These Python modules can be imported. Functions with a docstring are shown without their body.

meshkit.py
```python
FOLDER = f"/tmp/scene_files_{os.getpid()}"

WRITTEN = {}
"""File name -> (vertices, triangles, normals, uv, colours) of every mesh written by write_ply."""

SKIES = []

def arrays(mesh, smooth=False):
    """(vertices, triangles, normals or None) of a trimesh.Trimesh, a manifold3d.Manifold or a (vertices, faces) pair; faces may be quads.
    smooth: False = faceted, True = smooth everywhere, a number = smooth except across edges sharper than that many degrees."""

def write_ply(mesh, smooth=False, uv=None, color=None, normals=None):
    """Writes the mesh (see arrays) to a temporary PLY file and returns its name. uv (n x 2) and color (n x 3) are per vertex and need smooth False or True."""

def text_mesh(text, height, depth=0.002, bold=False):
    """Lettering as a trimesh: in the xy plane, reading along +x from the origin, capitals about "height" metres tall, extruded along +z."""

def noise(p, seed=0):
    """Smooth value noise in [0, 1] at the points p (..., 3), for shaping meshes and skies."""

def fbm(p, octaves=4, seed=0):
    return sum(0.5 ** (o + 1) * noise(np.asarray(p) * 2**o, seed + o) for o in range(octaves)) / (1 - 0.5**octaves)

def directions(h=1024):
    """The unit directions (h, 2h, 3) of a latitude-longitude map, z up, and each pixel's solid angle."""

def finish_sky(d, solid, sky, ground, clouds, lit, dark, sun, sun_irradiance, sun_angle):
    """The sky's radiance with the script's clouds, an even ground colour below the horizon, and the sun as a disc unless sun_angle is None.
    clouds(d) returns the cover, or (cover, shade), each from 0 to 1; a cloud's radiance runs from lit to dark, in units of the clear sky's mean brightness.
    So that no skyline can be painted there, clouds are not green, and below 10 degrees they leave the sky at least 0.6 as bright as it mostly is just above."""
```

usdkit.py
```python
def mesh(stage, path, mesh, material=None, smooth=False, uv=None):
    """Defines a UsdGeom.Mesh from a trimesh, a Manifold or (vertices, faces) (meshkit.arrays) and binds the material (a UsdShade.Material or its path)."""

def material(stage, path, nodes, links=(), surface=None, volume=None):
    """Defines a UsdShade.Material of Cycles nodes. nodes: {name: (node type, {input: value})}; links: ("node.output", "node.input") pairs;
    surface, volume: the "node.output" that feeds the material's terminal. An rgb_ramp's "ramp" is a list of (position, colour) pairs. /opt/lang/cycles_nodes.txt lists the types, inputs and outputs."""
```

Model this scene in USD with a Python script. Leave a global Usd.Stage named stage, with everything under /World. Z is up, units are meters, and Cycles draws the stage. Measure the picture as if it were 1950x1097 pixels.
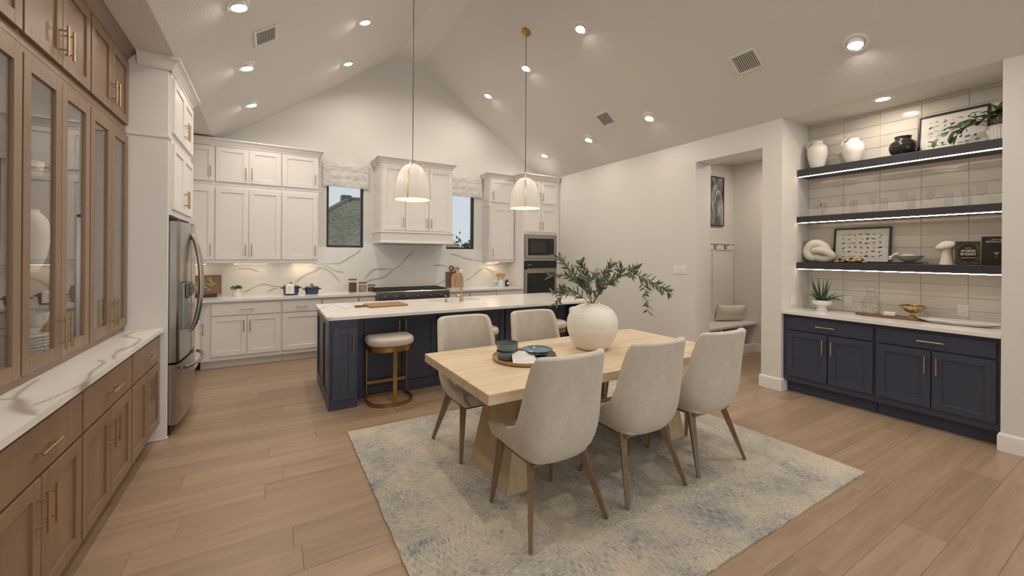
import math, random
import numpy as np, trimesh
import usdkit, meshkit
from pxr import Usd, UsdGeom, UsdLux, UsdShade, Gf, Sdf

stage = Usd.Stage.CreateInMemory()
UsdGeom.SetStageUpAxis(stage, UsdGeom.Tokens.z)
UsdGeom.SetStageMetersPerUnit(stage, 1.0)
UsdGeom.Xform.Define(stage, '/World')
UsdGeom.Scope.Define(stage, '/World/Looks')
RNG = np.random.default_rng(7)
PI = math.pi

# ------------------------------------------------------------------ camera, sky, exposure
F_PX, CY_PX, YAW, ROLL, EYE = 773.5, 485.7, math.radians(30.7), math.radians(0.4), 1.525
cam = UsdGeom.Camera.Define(stage, '/World/Camera')
fw = np.array([math.sin(YAW), math.cos(YAW), 0]); rt = np.array([math.cos(YAW), -math.sin(YAW), 0]); up = np.array([0, 0, 1.0])
r2 = math.cos(ROLL) * rt + math.sin(ROLL) * up; u2 = -math.sin(ROLL) * rt + math.cos(ROLL) * up
cam.AddTransformOp().Set(Gf.Matrix4d(*r2, 0, *u2, 0, *(-fw), 0, 0, 0, EYE, 1))
HA = 36.0
cam.CreateHorizontalApertureAttr(HA)
cam.CreateVerticalApertureAttr(HA * 1097 / 1950)
cam.CreateFocalLengthAttr(F_PX / 1950 * HA)
cam.CreateVerticalApertureOffsetAttr((CY_PX - 548.5) / 1950 * HA)
cam.CreateClippingRangeAttr((0.05, 500.0))
cam.CreateExposureAttr(0.0)
dome = UsdLux.DomeLight.Define(stage, '/World/sky')
dome.CreateColorAttr(Gf.Vec3f(0.84, 0.93, 0.98))
dome.CreateIntensityAttr(0.235)
CAN_L = 325.0          # radiance of the recessed lamps
CAN_C = (1.0, 0.90, 0.785)

# added fill lights, as daylight through three assumed windows behind the camera
for _k, _x in enumerate((.15, 2.05, 3.95)):
    _l = UsdLux.RectLight.Define(stage, f'/World/window_daylight_{_k + 1}')
    _l.CreateWidthAttr(1.42); _l.CreateHeightAttr(2.32); _l.CreateIntensityAttr(2.7); _l.CreateColorAttr(Gf.Vec3f(1.0, .985, .96))
    _l.AddTranslateOp().Set(Gf.Vec3d(_x, -5.99, 1.5)); _l.AddRotateXOp().Set(90.0)

# ------------------------------------------------------------------ helpers: prims
COUNT = {}
def numbered(parent, name):
    k = (parent, name); n = COUNT.get(k, 0); COUNT[k] = n + 1
    return f'{parent}/{name}' if n == 0 else f'{parent}/{name}_{n:03d}'
def setcd(p, **kw):
    for k, v in kw.items():
        if v: p.SetCustomDataByKey(k, v)
def place(xf, loc, rotz=0.0):
    xf.AddTranslateOp().Set(Gf.Vec3d(*map(float, loc)))
    if rotz: xf.AddRotateZOp().Set(float(rotz))
def thing(name, label, cat, loc=(0, 0, 0), rotz=0.0, group=None):
    p = numbered('/World', name)
    x = UsdGeom.Xform.Define(stage, p); place(x, loc, rotz)
    setcd(x.GetPrim(), label=label, category=cat, group=group)
    return p
def part(parent, name, geom, mat, label=None, smooth=30, kind=None):
    p = numbered(parent, name)
    m = usdkit.mesh(stage, p, geom, mat, smooth=smooth)
    setcd(m.GetPrim(), label=label, kind=kind)
    return p
def solo(name, geom, mat, label, cat, loc=(0, 0, 0), rotz=0.0, group=None, smooth=30, kind=None):
    p = numbered('/World', name)
    m = usdkit.mesh(stage, p, geom, mat, smooth=smooth); place(m, loc, rotz)
    setcd(m.GetPrim(), label=label, category=cat, group=group, kind=kind)
    return p
def struct(name, geom, mat, label=None, smooth=False):
    p = '/World/' + name
    m = usdkit.mesh(stage, p, geom, mat, smooth=smooth)
    setcd(m.GetPrim(), kind='structure', label=label)
    return p
def dup(src, loc, rotz, label, group=None):
    sp = stage.GetPrimAtPath(src); base = src.rsplit('/', 1)[1]
    p = numbered('/World', base)
    x = UsdGeom.Xform.Define(stage, p); place(x, loc, rotz)
    was = sp.GetCustomData()
    proto = x.GetPrim()
    # reference the class prim that holds the parts
    proto.GetReferences().AddInternalReference(Sdf.Path(CLASS[src])); proto.SetInstanceable(True)
    setcd(proto, label=label, category=was['category'], group=group or was.get('group'))
    return p
CLASS = {}
def proto_class(name):
    p = '/World/Looks/kind_' + name
    stage.CreateClassPrim(p)
    return p
def from_class(cls, name, label, cat, loc, rotz=0.0, group=None):
    p = numbered('/World', name)
    x = UsdGeom.Xform.Define(stage, p); place(x, loc, rotz)
    x.GetPrim().GetReferences().AddInternalReference(Sdf.Path(cls)); x.GetPrim().SetInstanceable(True)
    setcd(x.GetPrim(), label=label, category=cat, group=group)
    return p

# ------------------------------------------------------------------ helpers: geometry
def T(g, m=None, t=(0, 0, 0), s=1.0):
    v = np.asarray(g[0], float) * s
    if m is not None: v = v @ np.asarray(m).T
    return (v + np.asarray(t, float), g[1])
def join(*gs):
    gs = [g for q in gs for g in (q if isinstance(q, list) else [q])]
    V, F, n = [], [], 0
    for v, f in gs:
        V.append(np.asarray(v, float)); F.append(np.asarray(f, int) + n); n += len(v)
    return (np.vstack(V), np.vstack(F))
def rotm(ax, deg):
    a = math.radians(deg); c, s = math.cos(a), math.sin(a)
    return {'x': np.array([[1, 0, 0], [0, c, -s], [0, s, c]]), 'y': np.array([[c, 0, s], [0, 1, 0], [-s, 0, c]]), 'z': np.array([[c, -s, 0], [s, c, 0], [0, 0, 1]])}[ax]
_BOXF = np.array([[0, 2, 1], [0, 3, 2], [4, 5, 6], [4, 6, 7], [0, 1, 5], [0, 5, 4], [1, 2, 6], [1, 6, 5], [2, 3, 7], [2, 7, 6], [3, 0, 4], [3, 4, 7]])
def box(x0, x1, y0, y1, z0, z1):
    return (np.array([[x0, y0, z0], [x1, y0, z0], [x1, y1, z0], [x0, y1, z0], [x0, y0, z1], [x1, y0, z1], [x1, y1, z1], [x0, y1, z1]], float), _BOXF)
def _cbox_faces():
    c = np.array([[sx, sy, sz] for sx in (-1, 1) for sy in (-1, 1) for sz in (-1, 1)], float)
    pts = []
    for p in c:
        for k in range(3):
            q = p * 0.9; q[k] = p[k]; pts.append(q)
    pts = np.array(pts)
    h = trimesh.Trimesh(pts, process=False).convex_hull
    idx = [int(np.argmin(((pts - v) ** 2).sum(1))) for v in h.vertices]
    f = np.array(idx)[h.faces]
    n = np.cross(pts[f[:, 1]] - pts[f[:, 0]], pts[f[:, 2]] - pts[f[:, 0]])
    flip = (n * pts[f].mean(1)).sum(1) < 0
    f[flip] = f[flip][:, ::-1]
    return f
_CB = _cbox_faces()
def cbox(x0, x1, y0, y1, z0, z1, b=0.002):
    b = min(b, 0.45 * (x1 - x0), 0.45 * (y1 - y0), 0.45 * (z1 - z0))
    pts = []
    lo, hi = np.array([x0, y0, z0], float), np.array([x1, y1, z1], float)
    for sx in (0, 1):
        for sy in (0, 1):
            for sz in (0, 1):
                s = np.array([sx, sy, sz]); corner = np.where(s, hi, lo); inner = np.where(s, hi - b, lo + b)
                for k in range(3):
                    q = inner.copy(); q[k] = corner[k]; pts.append(q)
    return (np.array(pts), _CB)
def grid_faces(n, m, wrap_n=False, wrap_m=False):
    i, j = np.meshgrid(np.arange(n if wrap_n else n - 1), np.arange(m if wrap_m else m - 1), indexing='ij')
    a, b = i * m + j, ((i + 1) % n) * m + j
    c, d = ((i + 1) % n) * m + (j + 1) % m, i * m + (j + 1) % m
    q = np.stack([a, b, c, d], -1).reshape(-1, 4)
    return np.vstack([q[:, [0, 1, 2]], q[:, [0, 2, 3]]])
def lathe(prof, n=40, closed=False):
    p = np.asarray(prof, float); a = np.arange(n) * 2 * PI / n
    V = np.stack([p[:, None, 0] * np.cos(a), p[:, None, 0] * np.sin(a), np.broadcast_to(p[:, None, 1], (len(p), n))], -1).reshape(-1, 3)
    f = grid_faces(len(p), n, closed, True)
    return (V, f[:, ::-1])
def smoothprof(pts, n=40):
    from scipy.interpolate import PchipInterpolator, CubicSpline
    p = np.asarray(pts, float); d = np.r_[0, np.cumsum(np.linalg.norm(np.diff(p, axis=0), axis=1))]
    t = np.linspace(0, d[-1], n)
    return np.stack([PchipInterpolator(d, p[:, 0])(t), PchipInterpolator(d, p[:, 1])(t)], 1)
def tube(pts, rad, n=8, cap=True):
    p = np.asarray(pts, float); rad = np.broadcast_to(rad, (len(p),))
    t = np.gradient(p, axis=0); t /= np.linalg.norm(t, axis=1, keepdims=True) + 1e-12
    a = np.cross(t[0], [0, 0, 1.0] if abs(t[0][2]) < .9 else [1.0, 0, 0]); a /= np.linalg.norm(a)
    A = []
    for k in range(len(p)):
        a = a - t[k] * (a @ t[k]); a /= np.linalg.norm(a) + 1e-12; A.append(a)
    A = np.array(A); B = np.cross(t, A); ang = np.arange(n) * 2 * PI / n
    V = p[:, None] + rad[:, None, None] * (np.cos(ang)[None, :, None] * A[:, None] + np.sin(ang)[None, :, None] * B[:, None])
    F = grid_faces(len(p), n, False, True); V = V.reshape(-1, 3)
    if cap:
        k = len(V); V = np.vstack([V, p[0], p[-1]]); L = (len(p) - 1) * n
        F = np.vstack([F, [[k, (j + 1) % n, j] for j in range(n)], [[k + 1, L + j, L + (j + 1) % n] for j in range(n)]])
    g = trimesh.Trimesh(V, F, process=False)
    if g.volume < 0: F = F[:, ::-1]
    return (V, F)
def spline(pts, n=24):
    from scipy.interpolate import CubicSpline
    p = np.asarray(pts, float); d = np.r_[0, np.cumsum(np.linalg.norm(np.diff(p, axis=0), axis=1))]
    return CubicSpline(d, p)(np.linspace(0, d[-1], n))
def cyl(p0, p1, r0, r1=None, n=16):
    r1 = r0 if r1 is None else r1
    return tube([p0, p1], [r0, r1], n)
def bar(p0, p1, w0, w1=None, d0=None, d1=None, ref=(0, 0, 1)):
    """A straight tapered bar of rectangular section."""
    w1 = w0 if w1 is None else w1; d0 = w0 if d0 is None else d0; d1 = w1 if d1 is None else d1
    p0, p1 = np.asarray(p0, float), np.asarray(p1, float); t = (p1 - p0) / np.linalg.norm(p1 - p0)
    a = np.cross(np.asarray(ref, float), t)
    if np.linalg.norm(a) < .05: a = np.array([1.0, 0, 0]) - t * t[0]
    a /= np.linalg.norm(a); b = np.cross(t, a)
    V = [p + s * a * w / 2 + q * b * d / 2 for p, w, d in ((p0, w0, d0), (p1, w1, d1)) for s, q in ((-1, -1), (1, -1), (1, 1), (-1, 1))]
    return (np.array(V), _BOXF)
def pad(outline, z0, z1, r, steps=5, top=0.0):
    """A cushion: outline (n,2) extruded from z0 to z1 with rounded rims; top = crown height."""
    o = np.asarray(outline, float); c = o.mean(0); d = o - c; L = np.linalg.norm(d, axis=1, keepdims=True)
    rings = []
    for k in range(steps + 1):
        a = k / steps * PI / 2; rings.append((r * (1 - math.sin(a)), z0 + r * (1 - math.cos(a))))
    for k in range(steps + 1):
        a = k / steps * PI / 2; rings.append((r * (1 - math.cos(a)), z1 - r * (1 - math.sin(a))))
    V = [np.c_[c + d * (1 - ins / L), np.full(len(o), z)] for ins, z in rings]
    for s, h in ((.66, .7), (.33, .93)):
        V.append(np.c_[c + d * (1 - r / L) * s, np.full(len(o), z1 + top * h)])
    n = len(o); m = len(V); V = np.vstack(V + [[[c[0], c[1], z1 + top], [c[0], c[1], z0]]])
    F = grid_faces(m, n, False, True)
    F = np.vstack([F, [[m * n, (m - 1) * n + j, (m - 1) * n + (j + 1) % n] for j in range(n)], [[m * n + 1, (j + 1) % n, j] for j in range(n)]])
    if trimesh.Trimesh(V, F, process=False).volume < 0: F = F[:, ::-1]
    return (V, F)
def superell(a, b, n=4.0, k=48):
    t = np.arange(k) * 2 * PI / k; c, s = np.cos(t), np.sin(t)
    return np.c_[a * np.sign(c) * np.abs(c) ** (2 / n), b * np.sign(s) * np.abs(s) ** (2 / n)]
def prism(poly, z0, z1):
    """Extrudes a simple polygon (n,2)."""
    from shapely.geometry import Polygon
    m = trimesh.creation.extrude_polygon(Polygon(poly), z1 - z0, engine='earcut'); m.apply_translation([0, 0, z0])
    return (np.array(m.vertices), np.array(m.faces))
def sphere(c, r, sub=2, sc=(1, 1, 1)):
    m = trimesh.creation.icosphere(sub, 1.0)
    return (np.array(m.vertices) * r * np.array(sc) + np.array(c), np.array(m.faces))
def frame4(x0, x1, z0, z1, w, y0, y1, b=0.0015, wt=None):
    wt = wt or w
    return join(cbox(x0, x0 + w, y0, y1, z0, z1, b), cbox(x1 - w, x1, y0, y1, z0, z1, b), cbox(x0 + w, x1 - w, y0, y1, z0, z0 + wt, b), cbox(x0 + w, x1 - w, y0, y1, z1 - wt, z1, b))
def leaf(p, d, nrm, L, W, bend=0.15, fold=0.12, n=4):
    d = np.asarray(d, float); d /= np.linalg.norm(d); nrm = np.asarray(nrm, float); nrm = nrm - d * (nrm @ d); nrm /= np.linalg.norm(nrm) + 1e-9; s = np.cross(d, nrm)
    V = []
    for k in range(n + 1):
        t = k / n; w = W * math.sin(PI * min(1, .08 + .92 * t)) ** .8 * .5; c = np.asarray(p) + d * L * t - nrm * bend * L * t * t
        V += [c - s * w + nrm * fold * w, c, c + s * w + nrm * fold * w]
    F = []
    for k in range(n):
        a = 3 * k
        F += [[a, a + 3, a + 1], [a + 1, a + 3, a + 4], [a + 1, a + 4, a + 2], [a + 2, a + 4, a + 5]]
    return (np.array(V), np.array(F))
def sweep_profile(path, prof, z0=0.0):
    """prof: (out, up) points, closed; path: xy polyline, outward = right of travel; mitred."""
    P = np.asarray(path, float); n = len(P); rings = []
    seg = np.diff(P, axis=0); seg /= np.linalg.norm(seg, axis=1, keepdims=True); nor = np.c_[seg[:, 1], -seg[:, 0]]
    for k in range(n):
        if k == 0: o = nor[0]
        elif k == n - 1: o = nor[-1]
        else:
            o = nor[k - 1] + nor[k]; o = o / (o @ nor[k])
        rings.append([[P[k][0] + o[0] * u, P[k][1] + o[1] * u, z0 + w] for u, w in prof])
    m = len(prof); V = np.array(rings).reshape(-1, 3); F = grid_faces(n, m, False, True)
    from shapely.geometry import Polygon
    ends = trimesh.creation.triangulate_polygon(Polygon(prof), engine='earcut')
    ev, ef = ends
    k = [int(np.argmin(((np.asarray(prof) - e[:2]) ** 2).sum(1))) for e in ev]
    ef = np.array(k)[ef]
    F = np.vstack([F, ef, ef[:, ::-1] + (n - 1) * m])
    if trimesh.Trimesh(V, F, process=False).volume < 0: F = F[:, ::-1]
    return (V, F)
CROWN = [(0, 0), (.012, 0), (.012, .014), (.02, .022), (.03, .045), (.045, .066), (.058, .075), (.066, .078), (.066, .096), (0, .096)]

# ------------------------------------------------------------------ materials
L_ = '/World/Looks/'
def pbr(name, base, rough=.5, metal=0.0, bump=None, **kw):
    nodes = {'p': ('principled_bsdf', dict(base_color=base, roughness=rough, metallic=metal, **kw))}; links = []
    if bump:
        sc, st, dist = bump
        nodes |= {'tc': ('texture_coordinate', {}), 'nz': ('noise_texture', dict(scale=sc, detail=3.0)), 'b': ('bump', dict(strength=st, distance=dist))}
        links += [('tc.object', 'nz.vector'), ('nz.fac', 'b.height'), ('b.normal', 'p.normal')]
    return usdkit.material(stage, L_ + name, nodes, links, surface='p.BSDF')
def emit(name, col, s):
    return usdkit.material(stage, L_ + name, {'e': ('emission', dict(color=col, strength=s))}, [], surface='e.emission')
def wood(name, dark, light, axis=0, rough=.45, freq=1.0, rnd=True, vary=.16, bump=.08, coat=0.0):
    """Grain along one axis; object_info.random shifts and tints each piece."""
    sc = [9.0 * freq] * 3; sc[axis] = .55 * freq
    sf = [160.0 * freq] * 3; sf[axis] = 5.0 * freq
    n = {'tc': ('texture_coordinate', {}), 'oi': ('object_info', {}),
         'm0': ('math', dict(math_type='multiply', value2=37.0)), 'cx': ('combine_xyz', {}),
         'mp': ('mapping', dict(scale=sc)), 'mf': ('mapping', dict(scale=sf)),
         'n1': ('noise_texture', dict(scale=1.0, detail=5.0, roughness=.6, distortion=1.2)), 'n2': ('noise_texture', dict(scale=1.0, detail=2.0)),
         'mx': ('math', dict(math_type='multiply_add', value2=.35)), 'mh': ('math', dict(math_type='multiply', value2=.72)),
         'r': ('rgb_ramp', dict(ramp=[(.3, dark), (.72, light)])),
         'hv': ('hsv', {}), 'mv': ('map_range', dict(from_min=0., from_max=1., to_min=1 - vary, to_max=1 + vary)),
         'b': ('bump', dict(strength=bump, distance=.004)),
         'p': ('principled_bsdf', dict(roughness=rough, coat_weight=coat, coat_roughness=.2))}
    l = [('tc.object', 'mp.vector'), ('tc.object', 'mf.vector'), ('mp.vector', 'n1.vector'), ('mf.vector', 'n2.vector'),
         ('n1.fac', 'mh.value1'), ('n2.fac', 'mx.value1'), ('mh.value', 'mx.value3'), ('mx.value', 'r.fac'), ('r.color', 'hv.color'), ('hv.color', 'p.base_color'),
         ('n2.fac', 'b.height'), ('b.normal', 'p.normal')]
    if rnd:
        l += [('oi.random', 'm0.value1'), ('m0.value', 'cx.x'), ('m0.value', 'cx.y'), ('m0.value', 'cx.z'), ('cx.vector', 'mp.location'), ('cx.vector', 'mf.location'), ('oi.random', 'mv.value'), ('mv.result', 'hv.value')]
    return usdkit.material(stage, L_ + name, n, l, surface='p.BSDF')
def fabric(name, c1, c2, sc=260.0, stretch=(1, 1, .5), bump=.35):
    n = {'tc': ('texture_coordinate', {}), 'mp': ('mapping', dict(scale=[sc * s for s in stretch])), 'n1': ('noise_texture', dict(scale=1.0, detail=2.0)),
         'mq': ('mapping', dict(scale=(14, 14, 5))), 'n2': ('noise_texture', dict(scale=1.0, detail=2.0)), 'ad': ('math', dict(math_type='multiply_add', value2=.3)),
         'r': ('rgb_ramp', dict(ramp=[(.42, c1), (.85, c2)])), 'b': ('bump', dict(strength=bump, distance=.002)), 'p': ('principled_bsdf', dict(roughness=.92, sheen_weight=.25, sheen_roughness=.5, specular_ior_level=.2))}
    l = [('tc.object', 'mp.vector'), ('mp.vector', 'n1.vector'), ('tc.object', 'mq.vector'), ('mq.vector', 'n2.vector'), ('n2.fac', 'ad.value1'), ('n1.fac', 'ad.value3'), ('ad.value', 'r.fac'), ('r.color', 'p.base_color'), ('n1.fac', 'b.height'), ('b.normal', 'p.normal')]
    return usdkit.material(stage, L_ + name, n, l, surface='p.BSDF')
def marble(name, base=(.80, .785, .76), vein=(.40, .365, .32), rough=.16):
    """White quartz; the mesh carries its own veins in the primvar "vein"."""
    n = {'a': ('attribute', dict(attribute='vein')), 'tc': ('texture_coordinate', {}), 'n': ('noise_texture', dict(scale=2.2, detail=5.0, roughness=.6, distortion=1.5)),
         'c': ('map_range', dict(from_min=.35, from_max=.75, to_min=0.0, to_max=.16, clamp=True)), 'm1': ('mix', dict(color1=base, color2=(.58, .55, .51))),
         'm2': ('mix', dict(color2=vein)), 'p': ('principled_bsdf', dict(roughness=rough, specular_ior_level=.5))}
    l = [('tc.object', 'n.vector'), ('n.fac', 'c.value'), ('c.result', 'm1.fac'), ('m1.color', 'm2.color1'), ('a.fac', 'm2.fac'), ('m2.color', 'p.base_color')]
    return usdkit.material(stage, L_ + name, n, l, surface='p.BSDF')
def glass_pane(name, tint=(1, 1, 1), refl=1.5):
    n = {'t': ('transparent_bsdf', dict(color=tint)), 'g': ('glossy_bsdf', dict(color=(1, 1, 1), roughness=0.0)), 'f': ('fresnel', dict(IOR=refl)), 'm': ('mix_closure', {}),
         'ge': ('geometry', {}), 'io': ('math', dict(math_type='multiply_add', value2=1 / refl - refl, value3=refl))}  # the far face of a pane reflects like the near one
    return usdkit.material(stage, L_ + name, n, [('ge.backfacing', 'io.value1'), ('io.value', 'f.IOR'), ('f.fac', 'm.fac'), ('t.BSDF', 'm.closure1'), ('g.BSDF', 'm.closure2')], surface='m.closure')

WALL = pbr('wall_paint', (.715, .695, .665), .7, bump=(55.0, .06, .004))
CEIL = pbr('ceiling_paint', (.70, .685, .655), .8, bump=(52.0, .13, .010))
TRIM = pbr('trim_paint', (.79, .775, .75), .4)
WHITE = pbr('white_lacquer', (.77, .745, .72), .38)
NAVY = pbr('navy_lacquer', (.046, .054, .090), .36)
NAVYK = pbr('shelf_lacquer', (.030, .031, .040), .42)
BRASS = pbr('brushed_brass', (.54, .425, .255), .30, 1.0)
BRASSD = pbr('antique_brass', (.42, .26, .09), .34, 1.0, bump=(8.0, .05, .01))
GOLDP = pbr('polished_gold', (.66, .48, .22), .16, 1.0)
STEEL = pbr('stainless_steel', (.42, .395, .37), .24, 1.0, bump=(3.0, .02, .01))
STEELD = pbr('dark_steel', (.20, .19, .18), .35, 1.0)
BLACK = pbr('black_plastic', (.018, .018, .02), .4)
BLACKG = pbr('black_glass', (.012, .012, .013), .06)
IRON = pbr('cast_iron', (.025, .025, .028), .45)
HUTCH = wood('hutch_maple', (.190, .118, .072), (.275, .182, .118), 2, .38, .55, True, .05, .03)
HUTCHIN = pbr('hutch_inside', (.30, .21, .14), .5)
OAK = wood('floor_oak', (.255, .172, .112), (.405, .292, .200), 0, .36, 1.0, True, .08, .10)
SUB = pbr('floor_joint', (.20, .135, .088), .8)
TABLE = wood('table_oak', (.50, .375, .24), (.77, .635, .45), 0, .42, 1.2, False, 0, .06)
TABLEV = wood('table_oak_upright', (.42, .30, .175), (.58, .45, .29), 2, .45, .9, True, .05, .06)
LEGW = wood('chair_leg_wood', (.135, .086, .046), (.225, .152, .086), 2, .4, 1.2, True, .08, .05)
LINEN = fabric('chair_linen', (.47, .43, .375), (.68, .635, .565), 430.0, (1, 1, .30), .3)
STOOLF = fabric('stool_linen', (.46, .42, .36), (.66, .61, .54), 300.0, (1, 1, 1), .2)
QUARTZ = marble('quartz')
CERAM = pbr('white_ceramic', (.80, .775, .73), .45, bump=(40.0, .04, .004))
CERAMG = pbr('glazed_white', (.82, .81, .78), .12)
PLASTER = pbr('matte_plaster', (.74, .70, .62), .8, bump=(70.0, .15, .004))
PANE = glass_pane('clear_pane')
WPANE = glass_pane('weak_reflection_pane', (1, 1, 1), 1.07)  # low reflectance keeps the added window fill out of the panes
GLASS = glass_pane('drinking_glass', (.985, .985, .98), 1.45)
LAMP = emit('can_lamp', CAN_C, CAN_L)
# ------------------------------------------------------------------ the room
XL, XR, YB, YR = -1.38, 5.0, 7.13, -6.0          # left, right, back wall and the wall behind the camera
ZC, ZR = 3.11, 4.95                               # springing and ridge of the vaulted ceiling
SX = -.68                                         # edge of the flat soffit on the left
RL, RR = 1.86, 2.305                              # the narrow flat at the ridge
KL = (ZR - ZC) / (RL - SX); ZCR = 3.105; KR = (ZR - ZCR) / (RR - XR)
def zc(x):
    return ZC if x < SX else ZC + KL * (x - SX) if x < RL else ZR if x < RR else ZCR + KR * (x - XR)
struct('floor', box(-1.6, 8.0, YR - .1, 7.4, -.1, -.014), SUB)
PW = .19
def plank_geom(x0, x1, y0, y1, dz):
    g = .0005
    return cbox(x0 + g, x1 - g, y0 + g, y1 - g, -.014, dz, .0008)
rp = random.Random(11); far_planks = []; row = 0; y = -.28
while y < 7.12:
    x0, x1 = (-1.3 if y < 4.4 else -.95), (5.72 if .6 < y < 2.5 else 5.0)
    if 2.5 <= y < 4.0: x1 = 6.7
    if y > 4.0: x1 = 5.0
    x = x0 - rp.random() * 1.5
    while x < x1:
        L = rp.uniform(1.1, 2.1); a, b = max(x, x0), min(x + L, x1)
        if b - a > .05:
            g = plank_geom(a, b, y, min(y + PW, 7.13), rp.uniform(-.0006, .0006))
            part('/World/floor', 'plank', g, OAK, smooth=False)
        x += L
    y += PW; row += 1
y = -.28 - PW
while y > YR:
    x = XL - rp.random() * 1.5
    while x < XR:
        L = rp.uniform(1.1, 2.1); a, b = max(x, XL), min(x + L, XR)
        if b - a > .05: far_planks.append(plank_geom(a, b, max(y, YR), y + PW, 0))
        x += L
    y -= PW
part('/World/floor', 'plank_field', join(far_planks), OAK, smooth=False, kind='stuff')

prof = [(XL - .2, ZC), (SX, ZC), (RL, ZR), (RR, ZR), (XR, ZCR), (XR + .9, ZCR), (XR + .9, 5.4), (XL - .2, 5.4)]
cg = prism(prof, 0, 1); cv = cg[0]
cg = (np.c_[cv[:, 0], (YR - .2) + cv[:, 2] * (YB + .3 - YR + .2), cv[:, 1]], cg[1][:, ::-1])
struct('ceiling', cg, CEIL)
struct('wall_left', box(XL - .15, XL, YR, 7.3, 0, ZC), WALL)
# back wall, cut by two windows
W1, W2, WZ = (.765, 1.33), (2.80, 3.375), (1.63, 2.95)
xs = [XL - .15, W1[0], W1[1], W2[0], W2[1], XR + .9]
bw = [box(xs[i], xs[i + 1], YB, YB + .15, 0, 5.2) for i in (0, 2, 4)]
for w in (W1, W2): bw += [box(w[0], w[1], YB, YB + .15, 0, WZ[0]), box(w[0], w[1], YB, YB + .15, WZ[1], 5.2)]
struct('wall_back', join(bw), WALL)
# right wall with the hall opening and the bar niche
OY, OZ = (2.627, 3.505), 2.815
NY, NX = (.79, 2.41), 5.64
JX = 5.337
struct('wall_right', join(box(XR, JX, OY[1], 7.2, 0, 3.2), box(XR, JX, OY[0], OY[1], OZ, 3.2), box(XR, 5.78, NY[1], OY[0], 0, 3.2),
                         box(NX, 5.78, NY[0], NY[1], 0, 3.2), box(XR, NX, NY[0], NY[1], 3.112, 3.2), box(XR, 5.78, YR, NY[0], 0, 3.2)), WALL)
# rear wall behind the camera, with three tall windows assumed to let daylight in
RW = [(-.6, .9), (1.3, 2.8), (3.2, 4.7)]
xs = [XL - .15, RW[0][0], RW[0][1], RW[1][0], RW[1][1], RW[2][0], RW[2][1], XR + .9]
rw = [box(xs[i], xs[i + 1], YR - .15, YR, 0, 5.2) for i in (0, 2, 4, 6)]
for w in RW: rw += [box(w[0], w[1], YR - .15, YR, 0, .3), box(w[0], w[1], YR - .15, YR, 2.7, 5.2)]
struct('wall_rear', join(rw), WALL)
WFR = pbr('window_frame_black', (.02, .02, .024), .45)
def window(n, x0, x1, z0, z1, y0, y1, pane_y):
    p = struct(f'window_{n}', frame4(x0, x1, z0, z1, .035, y0, y1), WFR)
    part(p, 'pane', box(x0 + .03, x1 - .03, pane_y, pane_y + .004, z0 + .03, z1 - .03), WPANE, smooth=False)
    return p
window(1, W1[0], W1[1], *WZ, YB + .03, YB + .10, YB + .07)
window(2, W2[0], W2[1], *WZ, YB + .03, YB + .10, YB + .07)
for k, w in enumerate(RW):
    window(3 + k, w[0], w[1], .3, 2.7, YR - .10, YR - .03, YR - .07)
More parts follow.
